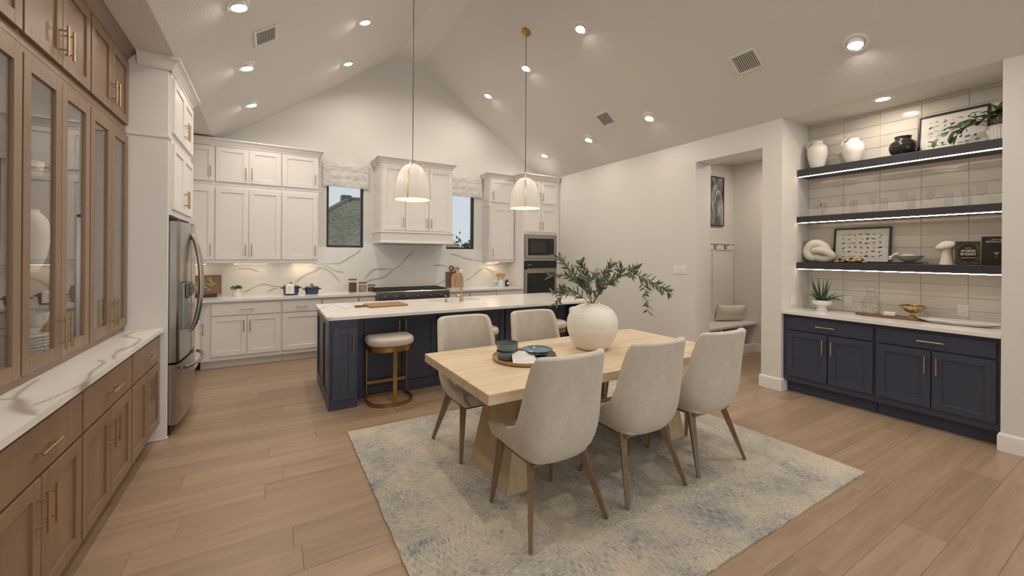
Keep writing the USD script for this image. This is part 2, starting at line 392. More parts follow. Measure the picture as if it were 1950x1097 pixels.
# hall beyond the opening
HX, HY, HZ = 6.71, 4.0, 3.06
struct('wall_hall_back', box(JX, HX + .1, HY, HY + .1, 0, HZ), WALL)
struct('wall_hall_side', box(HX, HX + .1, 1.0, HY, 0, HZ), WALL)
struct('wall_hall_front', box(5.78, HX, 1.0, 1.1, 0, HZ), WALL)
struct('ceiling_hall', join(box(JX, HX + .1, OY[0], HY + .1, HZ, HZ + .1), box(5.78, HX + .1, 1.0, OY[0], HZ, HZ + .1)), CEIL)
# baseboards: a tall flat board with an eased cap
BB = [(0, 0), (.016, 0), (.016, .115), (.011, .132), (.006, .138), (0, .14)]
struct('baseboard_right', join(sweep_profile([(XR, 7.0), (XR, OY[1] + .0)], [(u, z) for u, z in BB]),
                               sweep_profile([(JX, OY[0]), (XR, OY[0]), (XR, NY[1]), (XR + .12, NY[1])], BB), sweep_profile([(XR + .12, NY[0]), (XR, NY[0]), (XR, YR)], BB)), TRIM, smooth=30)
struct('baseboard_hall', sweep_profile([(HX, HY), (HX, 1.1)], BB), TRIM, smooth=30)

# ------------------------------------------------------------------ glazed tiles on the niche wall, each a piece
TILE = usdkit.material(stage, L_ + 'glazed_tile', {'tc': ('texture_coordinate', {}), 'oi': ('object_info', {}), 'mp': ('mapping', dict(scale=(9, 5, 14))), 'n': ('noise_texture', dict(scale=1.0, detail=2.0)),
        'b': ('bump', dict(strength=.16, distance=.006)), 'mv': ('map_range', dict(from_min=0., from_max=1., to_min=.95, to_max=1.05)), 'h': ('hsv', dict(color=(.70, .67, .62))),
        'p': ('principled_bsdf', dict(roughness=.10, coat_weight=.2))},
        [('tc.object', 'mp.vector'), ('mp.vector', 'n.vector'), ('n.fac', 'b.height'), ('b.normal', 'p.normal'), ('oi.random', 'mv.value'), ('mv.result', 'h.value'), ('h.color', 'p.base_color')], surface='p.BSDF')
GROUT = pbr('grout', (.55, .52, .47), .9)
tw = '/World/wall_niche'
struct('wall_niche', box(NX - .006, NX, NY[0], NY[1], .914, 3.112), GROUT)
zj = [.914] + [1.0285 + .1205 * k for k in range(18)]
zj = [z for z in zj if z < 3.10] + [3.112]
yj = [NY[1], 2.0625, 1.7385, 1.4145, 1.0905, NY[0]]
for i in range(len(zj) - 1):
    for j in range(len(yj) - 1):
        if zj[i + 1] - zj[i] > .02:
            dx = RNG.uniform(-.0007, .0007)
            part(tw, 'tile', cbox(NX - .012 + dx, NX - .004, yj[j + 1] + .0013, yj[j] - .0013, zj[i] + .0013, zj[i + 1] - .0013, .0016), TILE, smooth=False)

# ------------------------------------------------------------------ stone slabs with their own veins
def veinval(P, lines, w, seed=0, halo=.25):
    from scipy.spatial import cKDTree
    rg = np.random.default_rng(seed); val = np.zeros(len(P))
    for li, l in enumerate(lines):
        ww = w[li] if np.ndim(w) else w
        q = np.asarray(l, float); d = np.r_[0, np.cumsum(np.linalg.norm(np.diff(q, axis=0), axis=1))]
        from scipy.interpolate import PchipInterpolator
        s = np.arange(0, d[-1], .004); c = np.c_[PchipInterpolator(d, q[:, 0])(s), PchipInterpolator(d, q[:, 1])(s)] if len(q) > 2 else np.c_[np.interp(s, d, q[:, 0]), np.interp(s, d, q[:, 1])]
        c += .006 * (np.c_[meshkit.noise(np.c_[s * 9, s * 0, s * 0 + li], seed), meshkit.noise(np.c_[s * 9, s * 0 + 5, s * 0 + li], seed)] - .5)
        wid = ww * (.45 + 1.2 * meshkit.noise(np.c_[s * 6, s * 0, s * 0 + li * 7.3], seed + 1)) * np.clip(np.minimum(s, d[-1] - s) / .08 + .25, 0, 1)
        dist, k = cKDTree(c).query(P, distance_upper_bound=.12)
        ok = np.isfinite(dist); r = dist[ok] / wid[k[ok]]
        val[ok] = np.maximum(val[ok], np.exp(-r ** 2) + halo * np.exp(-(r / 3.2) ** 2) * .6)
    return np.clip(val, 0, 1)
def slab(name_parent, name, a0, a1, b0, b1, lines, w, face, t, res=.012, holes=(), tag_=None, seed=0):
    """face 'top': a=x, b=y, top at t[1], bottom at t[0]; face 'front': a=x, b=z, front at y=t[0], back t[1]."""
    A = np.unique(np.round(np.r_[np.linspace(a0, a1, int((a1 - a0) / res) + 2), [h for q in holes for h in q[:2] if a0 < h < a1]], 5))
    B = np.unique(np.round(np.r_[np.linspace(b0, b1, int((b1 - b0) / res) + 2), [h for q in holes for h in q[2:] if b0 < h < b1]], 5))
    ga, gb = np.meshgrid(A, B, indexing='ij'); P = np.c_[ga.ravel(), gb.ravel()]
    F = grid_faces(len(A), len(B)); c = P[F].mean(1)
    for h in holes: F = F[~((c[:, 0] > h[0]) & (c[:, 0] < h[1]) & (c[:, 1] > h[2]) & (c[:, 1] < h[3]))]; c = P[F].mean(1)
    # sides: every border edge is pulled down to the back face
    e = np.sort(np.vstack([F[:, [0, 1]], F[:, [1, 2]], F[:, [2, 0]]]), axis=1); key = e[:, 0] * len(P) + e[:, 1]
    u, cnt = np.unique(key, return_counts=True); bd = u[cnt == 1]; ed = np.c_[bd // len(P), bd % len(P)]
    v = veinval(P, lines, w, seed)
    if face == 'top':
        V = np.c_[P, np.full(len(P), t[1])]; Vb = np.c_[P, np.full(len(P), t[0])]
    else:
        V = np.c_[P[:, 0], np.full(len(P), t[0]), P[:, 1]]; Vb = np.c_[P[:, 0], np.full(len(P), t[1]), P[:, 1]]
    used = np.unique(ed); m = np.full(len(P), -1); m[used] = np.arange(len(used)); n = len(P)
    # duplicated rim so that the sides shade flat, and a bottom
    S0 = V[used]; S1 = Vb[used]; base = n
    F2 = np.vstack([np.c_[m[ed[:, 0]] + base, m[ed[:, 1]] + base, m[ed[:, 1]] + base + len(used)], np.c_[m[ed[:, 0]] + base, m[ed[:, 1]] + base + len(used), m[ed[:, 0]] + base + len(used)]])
    VV = np.vstack([V, S0, S1]); val = np.r_[v, v[used], v[used]]
    if face == 'top' and not holes:
        k = len(VV); VV = np.vstack([VV, [[a0, b0, t[0]], [a1, b0, t[0]], [a1, b1, t[0]], [a0, b1, t[0]]]]); val = np.r_[val, 0, 0, 0, 0]
        Fb = np.array([[k, k + 2, k + 1], [k, k + 3, k + 2]]) 
    else: Fb = np.zeros((0, 3), int); F = F[:, [0, 1, 2]]
    FF = np.vstack([F, F2, Fb])
    p = f'/World/{name}' if name_parent is None else numbered(name_parent, name)
    m_ = usdkit.mesh(stage, p, (VV, FF), QUARTZ)
    UsdGeom.PrimvarsAPI(m_).CreatePrimvar('vein', Sdf.ValueTypeNames.FloatArray, 'vertex').Set([float(x) for x in val])
    m_.CreateDoubleSidedAttr(True)
    return m_.GetPrim()
BV = [[(0.648, 1.349), (0.784, 1.363), (0.941, 1.362), (1.036, 1.408), (1.121, 1.469), (1.264, 1.57), (1.297, 1.629)], [(0.702, 1.339), (0.812, 1.298), (0.914, 1.241), (0.999, 1.225), (1.027, 1.199)], [(0.604, 1.3), (0.72, 1.289), (0.803, 1.248), (0.877, 1.186), (0.924, 1.125), (0.976, 1.058)], [(1.34, 1.094), (1.439, 1.202), (1.5, 1.254), (1.644, 1.268), (1.845, 1.271)], [(1.35, 1.052), (1.562, 1.105), (1.666, 1.129), (1.771, 1.202), (1.851, 1.271), (1.968, 1.349), (2.066, 1.472), (2.116, 1.522), (2.2, 1.6)], [(2.544, 1.32), (2.706, 1.325), (2.858, 1.272)], [(2.587, 0.954), (2.722, 1.015), (2.818, 1.07)], [(3.18, 1.022), (3.348, 1.105), (3.482, 1.211), (3.572, 1.271)], [(3.572, 1.313), (3.805, 1.318), (3.963, 1.366)], [(3.588, 1.271), (3.712, 1.215), (3.854, 1.059)], [(3.603, 1.285), (3.774, 1.207), (3.885, 1.177)], [(3.082, 1.489), (3.198, 1.449), (3.375, 1.422), (3.556, 1.374), (3.572, 1.313)], [(2.86, 1.538), (3.022, 1.507), (3.164, 1.453)], [(2.331, 1.596), (2.459, 1.681), (2.502, 1.703)], [(-0.441, 1.288), (-0.29, 1.294), (-0.149, 1.241)], [(-0.361, 0.949), (-0.282, 0.977), (-0.202, 1.026), (-0.093, 1.063), (-0.01, 1.044), (0.032, 1.026), (0.145, 1.018)], [(-0.058, 0.932), (0.025, 0.978), (0.103, 0.999)], [(0.314, 1.059), (0.44, 1.172), (0.618, 1.259), (0.684, 1.313)]]
BW = [.0075] * len(BV); BW[13] = .004; BW[10] = .005
p = slab(None, 'backsplash', XL, 4.12, .914, 1.72, BV, BW, 'front', (YB - .02, YB - .002), .008, holes=[(W1[0] - .0, W1[1], 1.63, 1.73), (W2[0], W2[1], 1.63, 1.73), (XL - .01, W1[0], 1.63, 1.73), (W2[1], 4.13, 1.63, 1.73)], seed=3)
setcd(p, label='white quartz backsplash slab with branching grey veins behind the range', category='backsplash')
HV = [[(-0.99, 2.35), (-0.957, 2.518), (-0.908, 2.499), (-0.933, 2.587), (-0.949, 2.744), (-0.954, 2.851)], [(-0.908, 2.52), (-0.875, 2.43), (-0.843, 2.348), (-0.801, 2.282), (-0.751, 2.209)], [(-0.82, 2.33), (-0.778, 2.449), (-0.756, 2.54), (-0.745, 2.641), (-0.781, 2.868), (-0.789, 3.054), (-.85, 3.2)], [(-0.76, 3.15), (-0.794, 3.267), (-0.807, 3.411), (-0.769, 3.541), (-0.779, 3.758), (-0.913, 4.023), (-0.908, 4.178), (-0.834, 4.229)]]
p = slab(None, 'buffet_worktop', XL + .002, -.745, 1.1, 4.2885, HV, [.007, .019, .006, .009], 'top', (.884, .914), .010, seed=5)
setcd(p, label='white quartz worktop with bold grey veins on the brown buffet', category='worktop')
IV = [[(0.438, 4.847), (0.575, 5.199), (0.691, 5.416)], [(0.514, 4.644), (0.679, 4.777), (0.835, 4.935)], [(0.554, 4.571), (0.684, 4.554), (0.883, 4.613)], [(0.606, 4.3), (0.893, 4.341), (1.189, 4.396)], [(0.465, 4.21), (0.52, 4.25)], [(0.646, 5.229), (0.698, 5.007), (0.718, 4.699)], [(2.6, 5.36), (2.72, 5.2), (2.80, 5.08)], [(2.363, 4.703), (2.275, 4.34), (2.49, 4.467)], [(2.562, 4.235), (2.62, 4.26)], [(1.449, 4.587), (1.586, 4.698), (1.79, 4.87)], [(2.9, 4.3), (3.2, 4.5), (3.7, 4.75)]]
SINK = (1.79, 2.47, 4.98, 5.32)
p = slab(None, 'island_worktop', .465, 3.84, 4.215, 5.425, IV, [.005, .004, .005, .005, .014, .004, .009, .005, .008, .006, .005], 'top', (.884, .914), .014, holes=[SINK], seed=9)
setcd(p, label='large white quartz island top with a cut-out for the sink', category='worktop')
p = slab(None, 'range_wall_worktop', XL + .002, 1.415, 6.50, YB - .02, [[(-.6, 6.9), (-.5, 6.8), (-.42, 6.6)]], .008, 'top', (.884, .914), .03, seed=2)
setcd(p, label='white quartz worktop left of the range along the back wall', category='worktop')
p = slab(None, 'range_wall_worktop_001', 2.625, 4.115, 6.50, YB - .02, [[(2.8, 6.6), (3.0, 6.72)]], .008, 'top', (.884, .914), .03, seed=4)
setcd(p, label='white quartz worktop right of the range beside the oven tower', category='worktop')
p = slab(None, 'corner_worktop', XL + .002, -.735, 5.31, 6.50, [], .008, 'top', (.884, .914), .05)
setcd(p, label='short quartz worktop between the refrigerator and the back corner', category='worktop')
p = slab(None, 'bar_worktop', 4.997, NX - .014, NY[0] + .001, NY[1] - .001, [[(5.1, 1.6), (5.3, 1.2), (5.55, 1.0)]], .006, 'top', (.884, .914), .03, seed=6)
setcd(p, label='white quartz worktop on the navy bar cabinets in the niche', category='worktop')
# ------------------------------------------------------------------ cabinets (local: X to the right, Y into the cabinet, Z up)
def pull(parent, x, y, z, L=.16, vert=True, mat=None, r=.0058, so=.032):
    d = np.array([0, 0, 1.0]) if vert else np.array([1.0, 0, 0]); c = np.array([x, y - so, z])
    g = [cyl(c - d * L / 2, c + d * L / 2, r, n=10)]
    for s in (-.32, .32): g.append(cyl(c + d * L * s, c + d * L * s + np.array([0, so, 0]), r * .8, n=8))
    return part(parent, 'handle', join(*g), mat or BRASS)
def door(parent, x0, x1, z0, z1, mat, hs=None, hv=None, glass=False, s=.062, hl=.16):
    p = part(parent, 'door', frame4(x0, x1, z0, z1, s, -.02, 0), mat, smooth=False)
    if glass: part(p, 'pane', box(x0 + s - .004, x1 - s + .004, -.010, -.007, z0 + s - .004, z1 - s + .004), PANE, smooth=False)
    else: part(p, 'panel', box(x0 + s - .002, x1 - s + .002, -.010, -.003, z0 + s - .002, z1 - s + .002), mat, smooth=False)
    if hs:
        x = x1 - .032 if hs == 'R' else x0 + .032
        z = {'T': z1 - .05 - hl / 2, 'B': z0 + .05 + hl / 2, 'M': (z0 + z1) / 2}[hv]
        pull(p, x, -.02, z, hl)
    return p
def drawer(parent, x0, x1, z0, z1, mat, hl=.17, handle=True):
    p = part(parent, 'drawer', cbox(x0, x1, -.02, 0, z0, z1, .002), mat, smooth=False)
    if handle: pull(p, (x0 + x1) / 2, -.02, (z0 + z1) / 2, hl, False)
    return p
def body_box(parent, W, D, z0, z1, mat, toe=0.0):
    if toe:
        part(parent, 'body', cbox(.0005, W - .0005, 0, D - .006, toe, z1, .001), mat, smooth=False)
        part(parent, 'toe_kick', box(.002, W - .002, .075, D - .006, 0, toe), mat, smooth=False)
    else: part(parent, 'body', cbox(0, W, 0, D, z0, z1, .001), mat, smooth=False)

# --- brown buffet on the left: base units, glass-door units, top units
ORD = {1: 'nearest', 2: 'second', 3: 'farthest'}
YU = [1.10, 1.90, 2.705, 3.505, 4.281]
names4 = ['cut off at the near end', 'nearest', 'middle', 'farthest']
for k in range(4):
    a, W = YU[k], YU[k + 1] - YU[k]; m = W / 2
    t = thing('base_cabinet', f'brown wooden base cabinet with drawer over doors, {names4[k]} in buffet', 'cabinet', (-.785, a, 0), 90, 'brown base cabinets of the buffet')
    body_box(t, W, .595, 0, .882, HUTCH, .11)
    drawer(t, .010, W - .010, .662, .855, HUTCH)
    door(t, .010, m - .004, .145, .648, HUTCH, 'R', 'T'); door(t, m + .004, W - .010, .145, .648, HUTCH, 'L', 'T')
GLASS_T = []
for k in range(4):
    a, W = YU[k], YU[k + 1] - YU[k]; m = W / 2; D = .392
    t = thing('display_cabinet', f'brown glass-door display cabinet on the buffet worktop, {names4[k]} in row', 'cabinet', (-.985, a, .9145), 90, 'glass-door cabinets on the buffet')
    H = 1.555
    part(t, 'body', join(cbox(0, W, D - .012, D, .0, H), cbox(0, .02, 0, D - .012, 0, H), cbox(W - .02, W, 0, D - .012, 0, H), cbox(.02, W - .02, 0, D - .012, 0, .045), cbox(.02, W - .02, 0, D - .012, H - .04, H)), HUTCHIN, smooth=False)
    part(t, 'face_frame', frame4(0, W, 0.0, H, .022, -.001, .02, wt=.042), HUTCH, smooth=False)
    for z in (.50, 1.02): part(t, 'shelf', box(.022, W - .022, .025, D - .014, z, z + .010), PANE, smooth=False, label='clear glass shelf')
    door(t, .008, m - .003, .043, H - .04, HUTCH, 'R', 'B', True, .066, .19); door(t, m + .003, W - .008, .043, H - .04, HUTCH, 'L', 'B', True, .066, .19)
    t = thing('top_cabinet', f'brown wooden top cabinet above the glass doors, {names4[k]} in row', 'cabinet', (-.985, a, 2.47), 90, 'top cabinets of the buffet')
    body_box(t, W, D, .001, .632, HUTCH)
    door(t, .010, m - .004, .048, .538, HUTCH, 'R', 'B'); door(t, m + .004, W - .010, .048, .538, HUTCH, 'L', 'B')
solo('crown_molding', sweep_profile([(-.985, 1.1), (-.985, 4.281)], CROWN, 3.0195), HUTCH, 'brown cove crown molding along the top of the buffet cabinets', 'molding')

# --- white refrigerator surround
t = thing('tall_divider', 'white full-height divider between the buffet and the refrigerator', 'divider', (-1.379, 4.30, 0))
part(t, 'panel', join(cbox(0, .654, -.010, .027, 0, 2.455), cbox(0, .654, -.010, .027, 2.485, 3.106)), WHITE, smooth=False)
part(t, 'band_trim', cbox(0, .667, -.018, .029, 2.455, 2.485, .006), WHITE, smooth=False)
part(t, 'shoe_trim', cbox(0, .66, -.013, .029, 0.0005, .010), WHITE, smooth=False)
solo('tall_divider', cbox(0, .654, .986, 1.008, 0, 3.01), WHITE, 'white tall divider on the far side of the refrigerator', 'divider', (-1.379, 4.30, 0), smooth=False)
for nm, z0, z1, d0, d1, lab in (('over_fridge_cabinet', 1.835, 2.47, 1.885, 2.435, 'white two-door cabinet directly above the refrigerator'), ('over_fridge_cabinet', 2.472, 3.05, 2.515, 2.975, 'white two-door top cabinet under the crown, high above the refrigerator')):
    t = thing(nm, lab, 'cabinet', (-.712, 4.3295, 0), 90)
    part(t, 'body', cbox(0, .955, 0, .64, z0, z1 + (.05 if z1 > 3 else 0)), WHITE, smooth=False)
    door(t, .012, .474, d0, d1, WHITE, 'R', 'B'); door(t, .481, .943, d0, d1, WHITE, 'L', 'B')
solo('crown_molding', sweep_profile([(-.915, 4.289), (-.712, 4.289), (-.712, 5.31), (-1.38, 5.31)], CROWN, 3.013), WHITE, 'white cove crown molding wrapping the refrigerator enclosure', 'molding')

# --- refrigerator
t = thing('refrigerator', 'stainless steel french-door refrigerator with ice dispenser and curved handles', 'refrigerator', (-.745, 4.352, 0), 90)
FWd = .91
part(t, 'body', cbox(0, FWd, 0, .60, .06, 1.775, .004), STEELD, smooth=False)
def fdoor(x0, x1, z0, z1):
    xs = np.linspace(x0, x1, 14); f = -.078 - .028 * (1 - ((xs - FWd / 2) / (FWd / 2)) ** 2)
    e = .012; f[0] += e; f[-1] += e
    poly = np.r_[np.c_[xs, f], [[x1, -.006], [x0, -.006]]]
    return prism(poly, z0, z1)
dl = part(t, 'door', fdoor(.004, .452, .605, 1.79), STEEL, smooth=35)
dr = part(t, 'door', fdoor(.458, FWd - .004, .605, 1.79), STEEL, smooth=35)
fd = part(t, 'freezer_drawer', fdoor(.004, FWd - .004, .085, .588), STEEL, smooth=35)
def bowed(x, z0, z1, vert=True):
    k = np.linspace(0, 1, 17)
    if vert: pts = np.c_[np.full(17, x), -.105 - .075 * np.sin(PI * k) ** .6, z0 + (z1 - z0) * k]
    else: pts = np.c_[x[0] + (x[1] - x[0]) * k, -.085 - .028 - .075 * np.sin(PI * k) ** .6, np.full(17, z0)]
    g = tube(pts, .0165, 10)
    return g
part(dl, 'handle', bowed(.412, .80, 1.70), STEEL); part(dr, 'handle', bowed(.498, .80, 1.70), STEEL)
part(fd, 'handle', bowed((.10, .81), .535, None, False), STEEL)
part(dl, 'dispenser_recess', cbox(.10, .345, -.108, -.085, .86, 1.26, .006), pbr('dispenser_grey', (.30, .32, .34), .3, .6))
part(dl, 'dispenser_head', join(cbox(.12, .325, -.135, -.105, 1.13, 1.27, .01), cbox(.15, .295, -.15, -.13, 1.16, 1.24, .008)), STEELD, label='dark control head of the dispenser')
part(dl, 'drip_tray', cbox(.11, .335, -.135, -.105, .865, .885, .004), STEELD)
part(t, 'hinge_cover', cbox(.01, .12, -.07, .02, 1.791, 1.815, .004), BLACK); part(t, 'hinge_cover', cbox(.79, .90, -.07, .02, 1.791, 1.815, .004), BLACK)
part(t, 'base_grille', cbox(.02, FWd - .02, -.03, .05, .0, .06), BLACK)

# --- base cabinet between refrigerator and corner
t = thing('base_cabinet', 'white base cabinet with one drawer and door between refrigerator and corner', 'cabinet', (-.785, 5.335, 0), 90)
body_box(t, 1.165, .595, 0, .883, WHITE, .11)
drawer(t, .42, 1.08, .70, .853, WHITE); door(t, .42, 1.08, .16, .685, WHITE, 'R', 'T')

# --- white base cabinets on the back wall
B1 = [(-.785, .14, [(.125, .905)], 'white base cabinet with a wide drawer over double doors, left on the back wall', 2), (.14, .648, [(.008, .498)], 'white base cabinet with single drawer and door, left end behind the island corner', 1),
      (.65, 1.16, [(.008, .502)], 'white base cabinet below the three lidded jars', 1), (1.162, 1.415, [(.008, .245)], 'narrow white base cabinet immediately left of the steel range', 0),
      (2.625, 3.02, [(.01, .387)], 'white base cabinet immediately right of the steel range', 0), (3.022, 3.55, [(.008, .520)], 'white base cabinet second to the right of the range', 1), (3.552, 4.118, [(.008, .53)], 'white base cabinet beside the oven tower', 1)]
for x0, x1, fr, lab, nd in B1:
    t = thing('base_cabinet', lab, 'cabinet', (x0, 6.55, 0), 0, 'white base cabinets')
    W = x1 - x0; body_box(t, W, .56, 0, .883, WHITE, .11); a, b = fr[0]
    drawer(t, a, b, .70, .853, WHITE, .16, nd > 0)
    if nd == 2: m = (a + b) / 2; door(t, a, m - .004, .165, .685, WHITE, 'R', 'T'); door(t, m + .004, b, .165, .685, WHITE, 'L', 'T')
    else: door(t, a, b, .165, .685, WHITE, 'R', 'T')
t = thing('range_base_cabinet', 'white base cabinet under the steel rangetop', 'cabinet', (1.417, 6.55, 0)); body_box(t, 1.206, .56, 0, .76, WHITE, .11)
door(t, .01, .60, .165, .74, WHITE, 'R', 'T'); door(t, .606, 1.196, .165, .74, WHITE, 'L', 'T')

# --- white wall cabinets, two tiers
UP = [(-1.38, -.662, [(.30, .708)], 'R', 'in the left corner'), (-.662, .133, [(.010, .388), (.396, .785)], 'D', 'with double doors, second from the left corner'), (.133, .62, [(.008, .474)], 'R', 'with single door beside the left window')]
for x0, x1, fr, h, lab in UP:
    for tier, z0, z1, d0, d1 in (('tall lower', 1.385, 2.458, 1.437, 2.420), ('short upper', 2.460, 3.06, 2.506, 2.980)):
        t = thing('wall_cabinet', f'{tier} white wall cabinet {lab}', 'cabinet', (x0, 6.84, 0), 0, 'white wall cabinets')
        part(t, 'body', cbox(0, x1 - x0, 0, .286, z0, z1), WHITE, smooth=False)
        if h == 'D': door(t, *fr[0], d0, d1, WHITE, 'R', 'B'); door(t, *fr[1], d0, d1, WHITE, 'L', 'B')
        else: door(t, *fr[0], d0, d1, WHITE, h, 'B')
for tier, z0, z1, d0, d1 in (('tall lower', 1.385, 2.458, 1.437, 2.440), ('short upper', 2.460, 3.06, 2.53, 2.965)):
    t = thing('wall_cabinet', f'{tier} white wall cabinet between right window and oven tower', 'cabinet', (3.555, 6.84, 0), 0, 'white wall cabinets')
    part(t, 'body', cbox(0, .555, 0, .286, z0, z1), WHITE, smooth=False)
    door(t, .03, .52, d0, d1, WHITE, 'L', 'B')
part(t, 'dividing_trim', cbox(-.006, .556, -.006, .286, 2.455, 2.475, .004), WHITE)
solo('crown_molding', sweep_profile([(XL, 6.84), (.62, 6.84), (.62, YB)], CROWN, 2.99), WHITE, 'white crown molding on top of the left wall cabinets', 'molding')
solo('crown_molding', sweep_profile([(3.555, YB), (3.555, 6.84), (4.115, 6.84), (4.115, 6.55), (4.985, 6.55)], CROWN, 2.99), WHITE, 'white crown molding stepping from right wall cabinets onto the oven tower', 'molding')

# --- hood over the range
t = thing('range_hood', 'white cabinet-style range hood with three doors and a stepped apron', 'range hood', (1.50, 6.62, 0))
part(t, 'body', cbox(0, 1.215, 0, .508, 1.885, 3.06), WHITE, smooth=False)
for a, b, h in ((.022, .382, 'R'), (.392, .782, 'R'), (.792, 1.192, 'L')): door(t, a, b, 1.915, 2.955, WHITE, h, 'B')
part(t, 'apron', join(cbox(-.02, 1.235, -.045, .508, 1.872, 1.895, .005), cbox(-.004, 1.219, -.028, .508, 1.735, 1.872), cbox(-.02, 1.235, -.042, .508, 1.70, 1.737, .006)), WHITE)
part(t, 'hood_insert', box(.10, 1.115, .05, .46, 1.693, 1.702), STEELD)
solo('crown_molding', sweep_profile([(1.50, YB), (1.50, 6.62), (2.715, 6.62), (2.715, YB)], CROWN, 2.99), WHITE, 'white crown molding around the top of the range hood', 'molding')

# --- oven tower
t = thing('oven_tower', 'tall white oven tower cabinet in the right back corner', 'cabinet', (4.12, 6.55, 0))
part(t, 'body', join(cbox(0, .04, 0, .575, 0, 3.06), cbox(.795, .875, 0, .575, 0, 3.06), cbox(.04, .795, 0, .575, 1.925, 3.06), cbox(.04, .795, 0, .56, 1.42, 1.448), cbox(.04, .795, 0, .56, 0, .72), cbox(.04, .795, .54, .575, .72, 1.925)), WHITE, smooth=False)
for d0, d1 in ((1.972, 2.452), (2.53, 2.965)): door(t, .035, .408, d0, d1, WHITE, 'R', 'B'); door(t, .416, .80, d0, d1, WHITE, 'L', 'B')
drawer(t, .035, .80, .14, .70, WHITE)
part(t, 'dividing_trim', cbox(-.004, .875, -.006, .1, 2.478, 2.496, .004), WHITE)
t = thing('microwave', 'built-in stainless microwave with a black glass door in the oven tower', 'microwave', (4.162, 6.535, 1.452))
part(t, 'trim_frame', frame4(0, .752, 0, .468, .075, -.012, .01, .003), STEEL)
part(t, 'body', box(.02, .73, .01, .52, .004, .464), BLACK, smooth=False)
d = part(t, 'door', cbox(.076, .676, -.02, .012, .076, .392, .003), BLACKG); part(d, 'window', cbox(.12, .50, -.0215, -.019, .12, .35, .0007), pbr('oven_window', (.035, .033, .032), .08))
part(d, 'control_strip', cbox(.56, .665, -.0215, -.019, .10, .37, .0007), BLACK)
t = thing('wall_oven', 'built-in stainless wall oven below the microwave', 'oven', (4.162, 6.535, .722))
part(t, 'body', box(.02, .73, .01, .52, .004, .69), BLACK, smooth=False)
part(t, 'front_frame', join(frame4(0, .752, 0, .53, .055, -.016, .01, .003, .075)), STEEL)
part(t, 'control_panel', cbox(.0, .752, -.014, .01, .565, .692, .003), BLACKG, label='black glass control panel with two lit keys')
d = part(t, 'door_window', cbox(.054, .698, -.018, .008, .074, .456, .002), BLACKG)
part(t, 'handle', join(cyl((.03, -.06, .545), (.722, -.06, .545), .011, n=12), cyl((.06, -.06, .545), (.06, -.01, .545), .008, n=8), cyl((.692, -.06, .545), (.692, -.01, .545), .008, n=8)), STEEL)
KEY = emit('oven_key_light', (.9, .95, 1.0), .9)
for x in (.07, .115): part(t, 'key', cbox(x, x + .014, -.0155, -.0135, .61, .622, .0004), KEY)

# --- rangetop
t = thing('rangetop', 'stainless six-knob gas rangetop with black grates set into the worktop', 'range', (1.42, 6.475, 0))
part(t, 'body', join(cbox(0, 1.20, .02, .60, .765, .928, .004), cbox(0, 1.20, -.005, .06, .90, .938, .012)), STEEL)
part(t, 'front_panel', cbox(.005, 1.195, .0, .022, .77, .90, .004), STEEL)
for k, x in enumerate((.13, .31, .49, .66, .88, 1.05)):
    kb = part(t, 'knob', join(cyl((x, .004, .84), (x, -.04, .84), .022, .019, n=18), cyl((x, .004, .84), (x, -.006, .84), .029, n=18)), STEEL)
part(t, 'drip_pan', cbox(.02, 1.18, .07, .58, .926, .931, .001), BLACK)
for k in range(3):
    x0 = .03 + k * .385; g = []
    for yy in (.085, .20, .325, .45, .565): g.append(cbox(x0, x0 + .37, yy - .008, yy + .008, .945, .962))
    for xx in (.0, .09, .185, .28, .37): g.append(cbox(x0 + xx - .007, x0 + xx + .007, .08, .57, .942, .960))
    for xx in (0.0, .37):
        for yy in (.085, .565): g.append(cbox(x0 + xx - .008, x0 + xx + .008, yy - .008, yy + .008, .928, .945))
    part(t, 'grate', join(*g), IRON, smooth=False)
for x in (.215, .60, .985):
    for yy in (.20, .44): part(t, 'burner', lathe([(0, .945), (.03, .945), (.042, .938), (.048, .931), (.0, .931)], 18), IRON) if False else part(t, 'burner', T(lathe([(0.001, .94), (.03, .94), (.045, .931)], 18), t=(x, yy, 0)), IRON)

# --- island
t = thing('island_cabinet', 'navy island end cabinet with one tall narrow door at the left end', 'cabinet', (.50, 4.27, 0), 0)
part(t, 'body', cbox(0, .25, 0, 1.15, 0, .882), NAVY, smooth=False)
door(t, .018, .236, .095, .80, NAVY, 'R', 'T', s=.070, hl=.19)
part(t, 'side_panel', join(cbox(-.014, 0, -.0, .09, 0, .882), cbox(-.014, 0, .50, .60, .12, .80), cbox(-.014, 0, 1.06, 1.15, 0, .882), cbox(-.014, 0, .09, 1.06, .80, .882), cbox(-.014, 0, .09, 1.06, 0, .12)), NAVY, smooth=False)
IU = [(.752, 1.66, (.10, .497), (.505, .90), 'behind the leftmost bar stool'), (1.662, 2.56, (.01, .445), (.453, .888), 'in the middle under the overhang'), (2.562, 3.56, (.01, .495), (.503, .90), 'under the overhang at the right')]
for x0, x1, a, b, lab in IU:
    t = thing('island_cabinet', f'navy double-door island cabinet {lab}', 'cabinet', (x0, 4.50, 0), 0, 'recessed navy island cabinets')
    part(t, 'body', cbox(0, x1 - x0, 0, .46, .0, .882), NAVY, smooth=False)
    part(t, 'plinth', cbox(0, x1 - x0, -.006, 0, 0, .115), NAVY, smooth=False)
    door(t, *a, .135, .852, NAVY, 'R', 'T', hl=.19); door(t, *b, .135, .852, NAVY, 'L', 'T', hl=.19)
t = thing('island_cabinet', 'navy island end cabinet at the right end beyond the dining chairs', 'cabinet', (3.562, 4.27, 0), 0)
part(t, 'body', cbox(0, .25, 0, 1.15, 0, .882), NAVY, smooth=False); door(t, .018, .236, .095, .80, NAVY, 'L', 'T', s=.070, hl=.19)
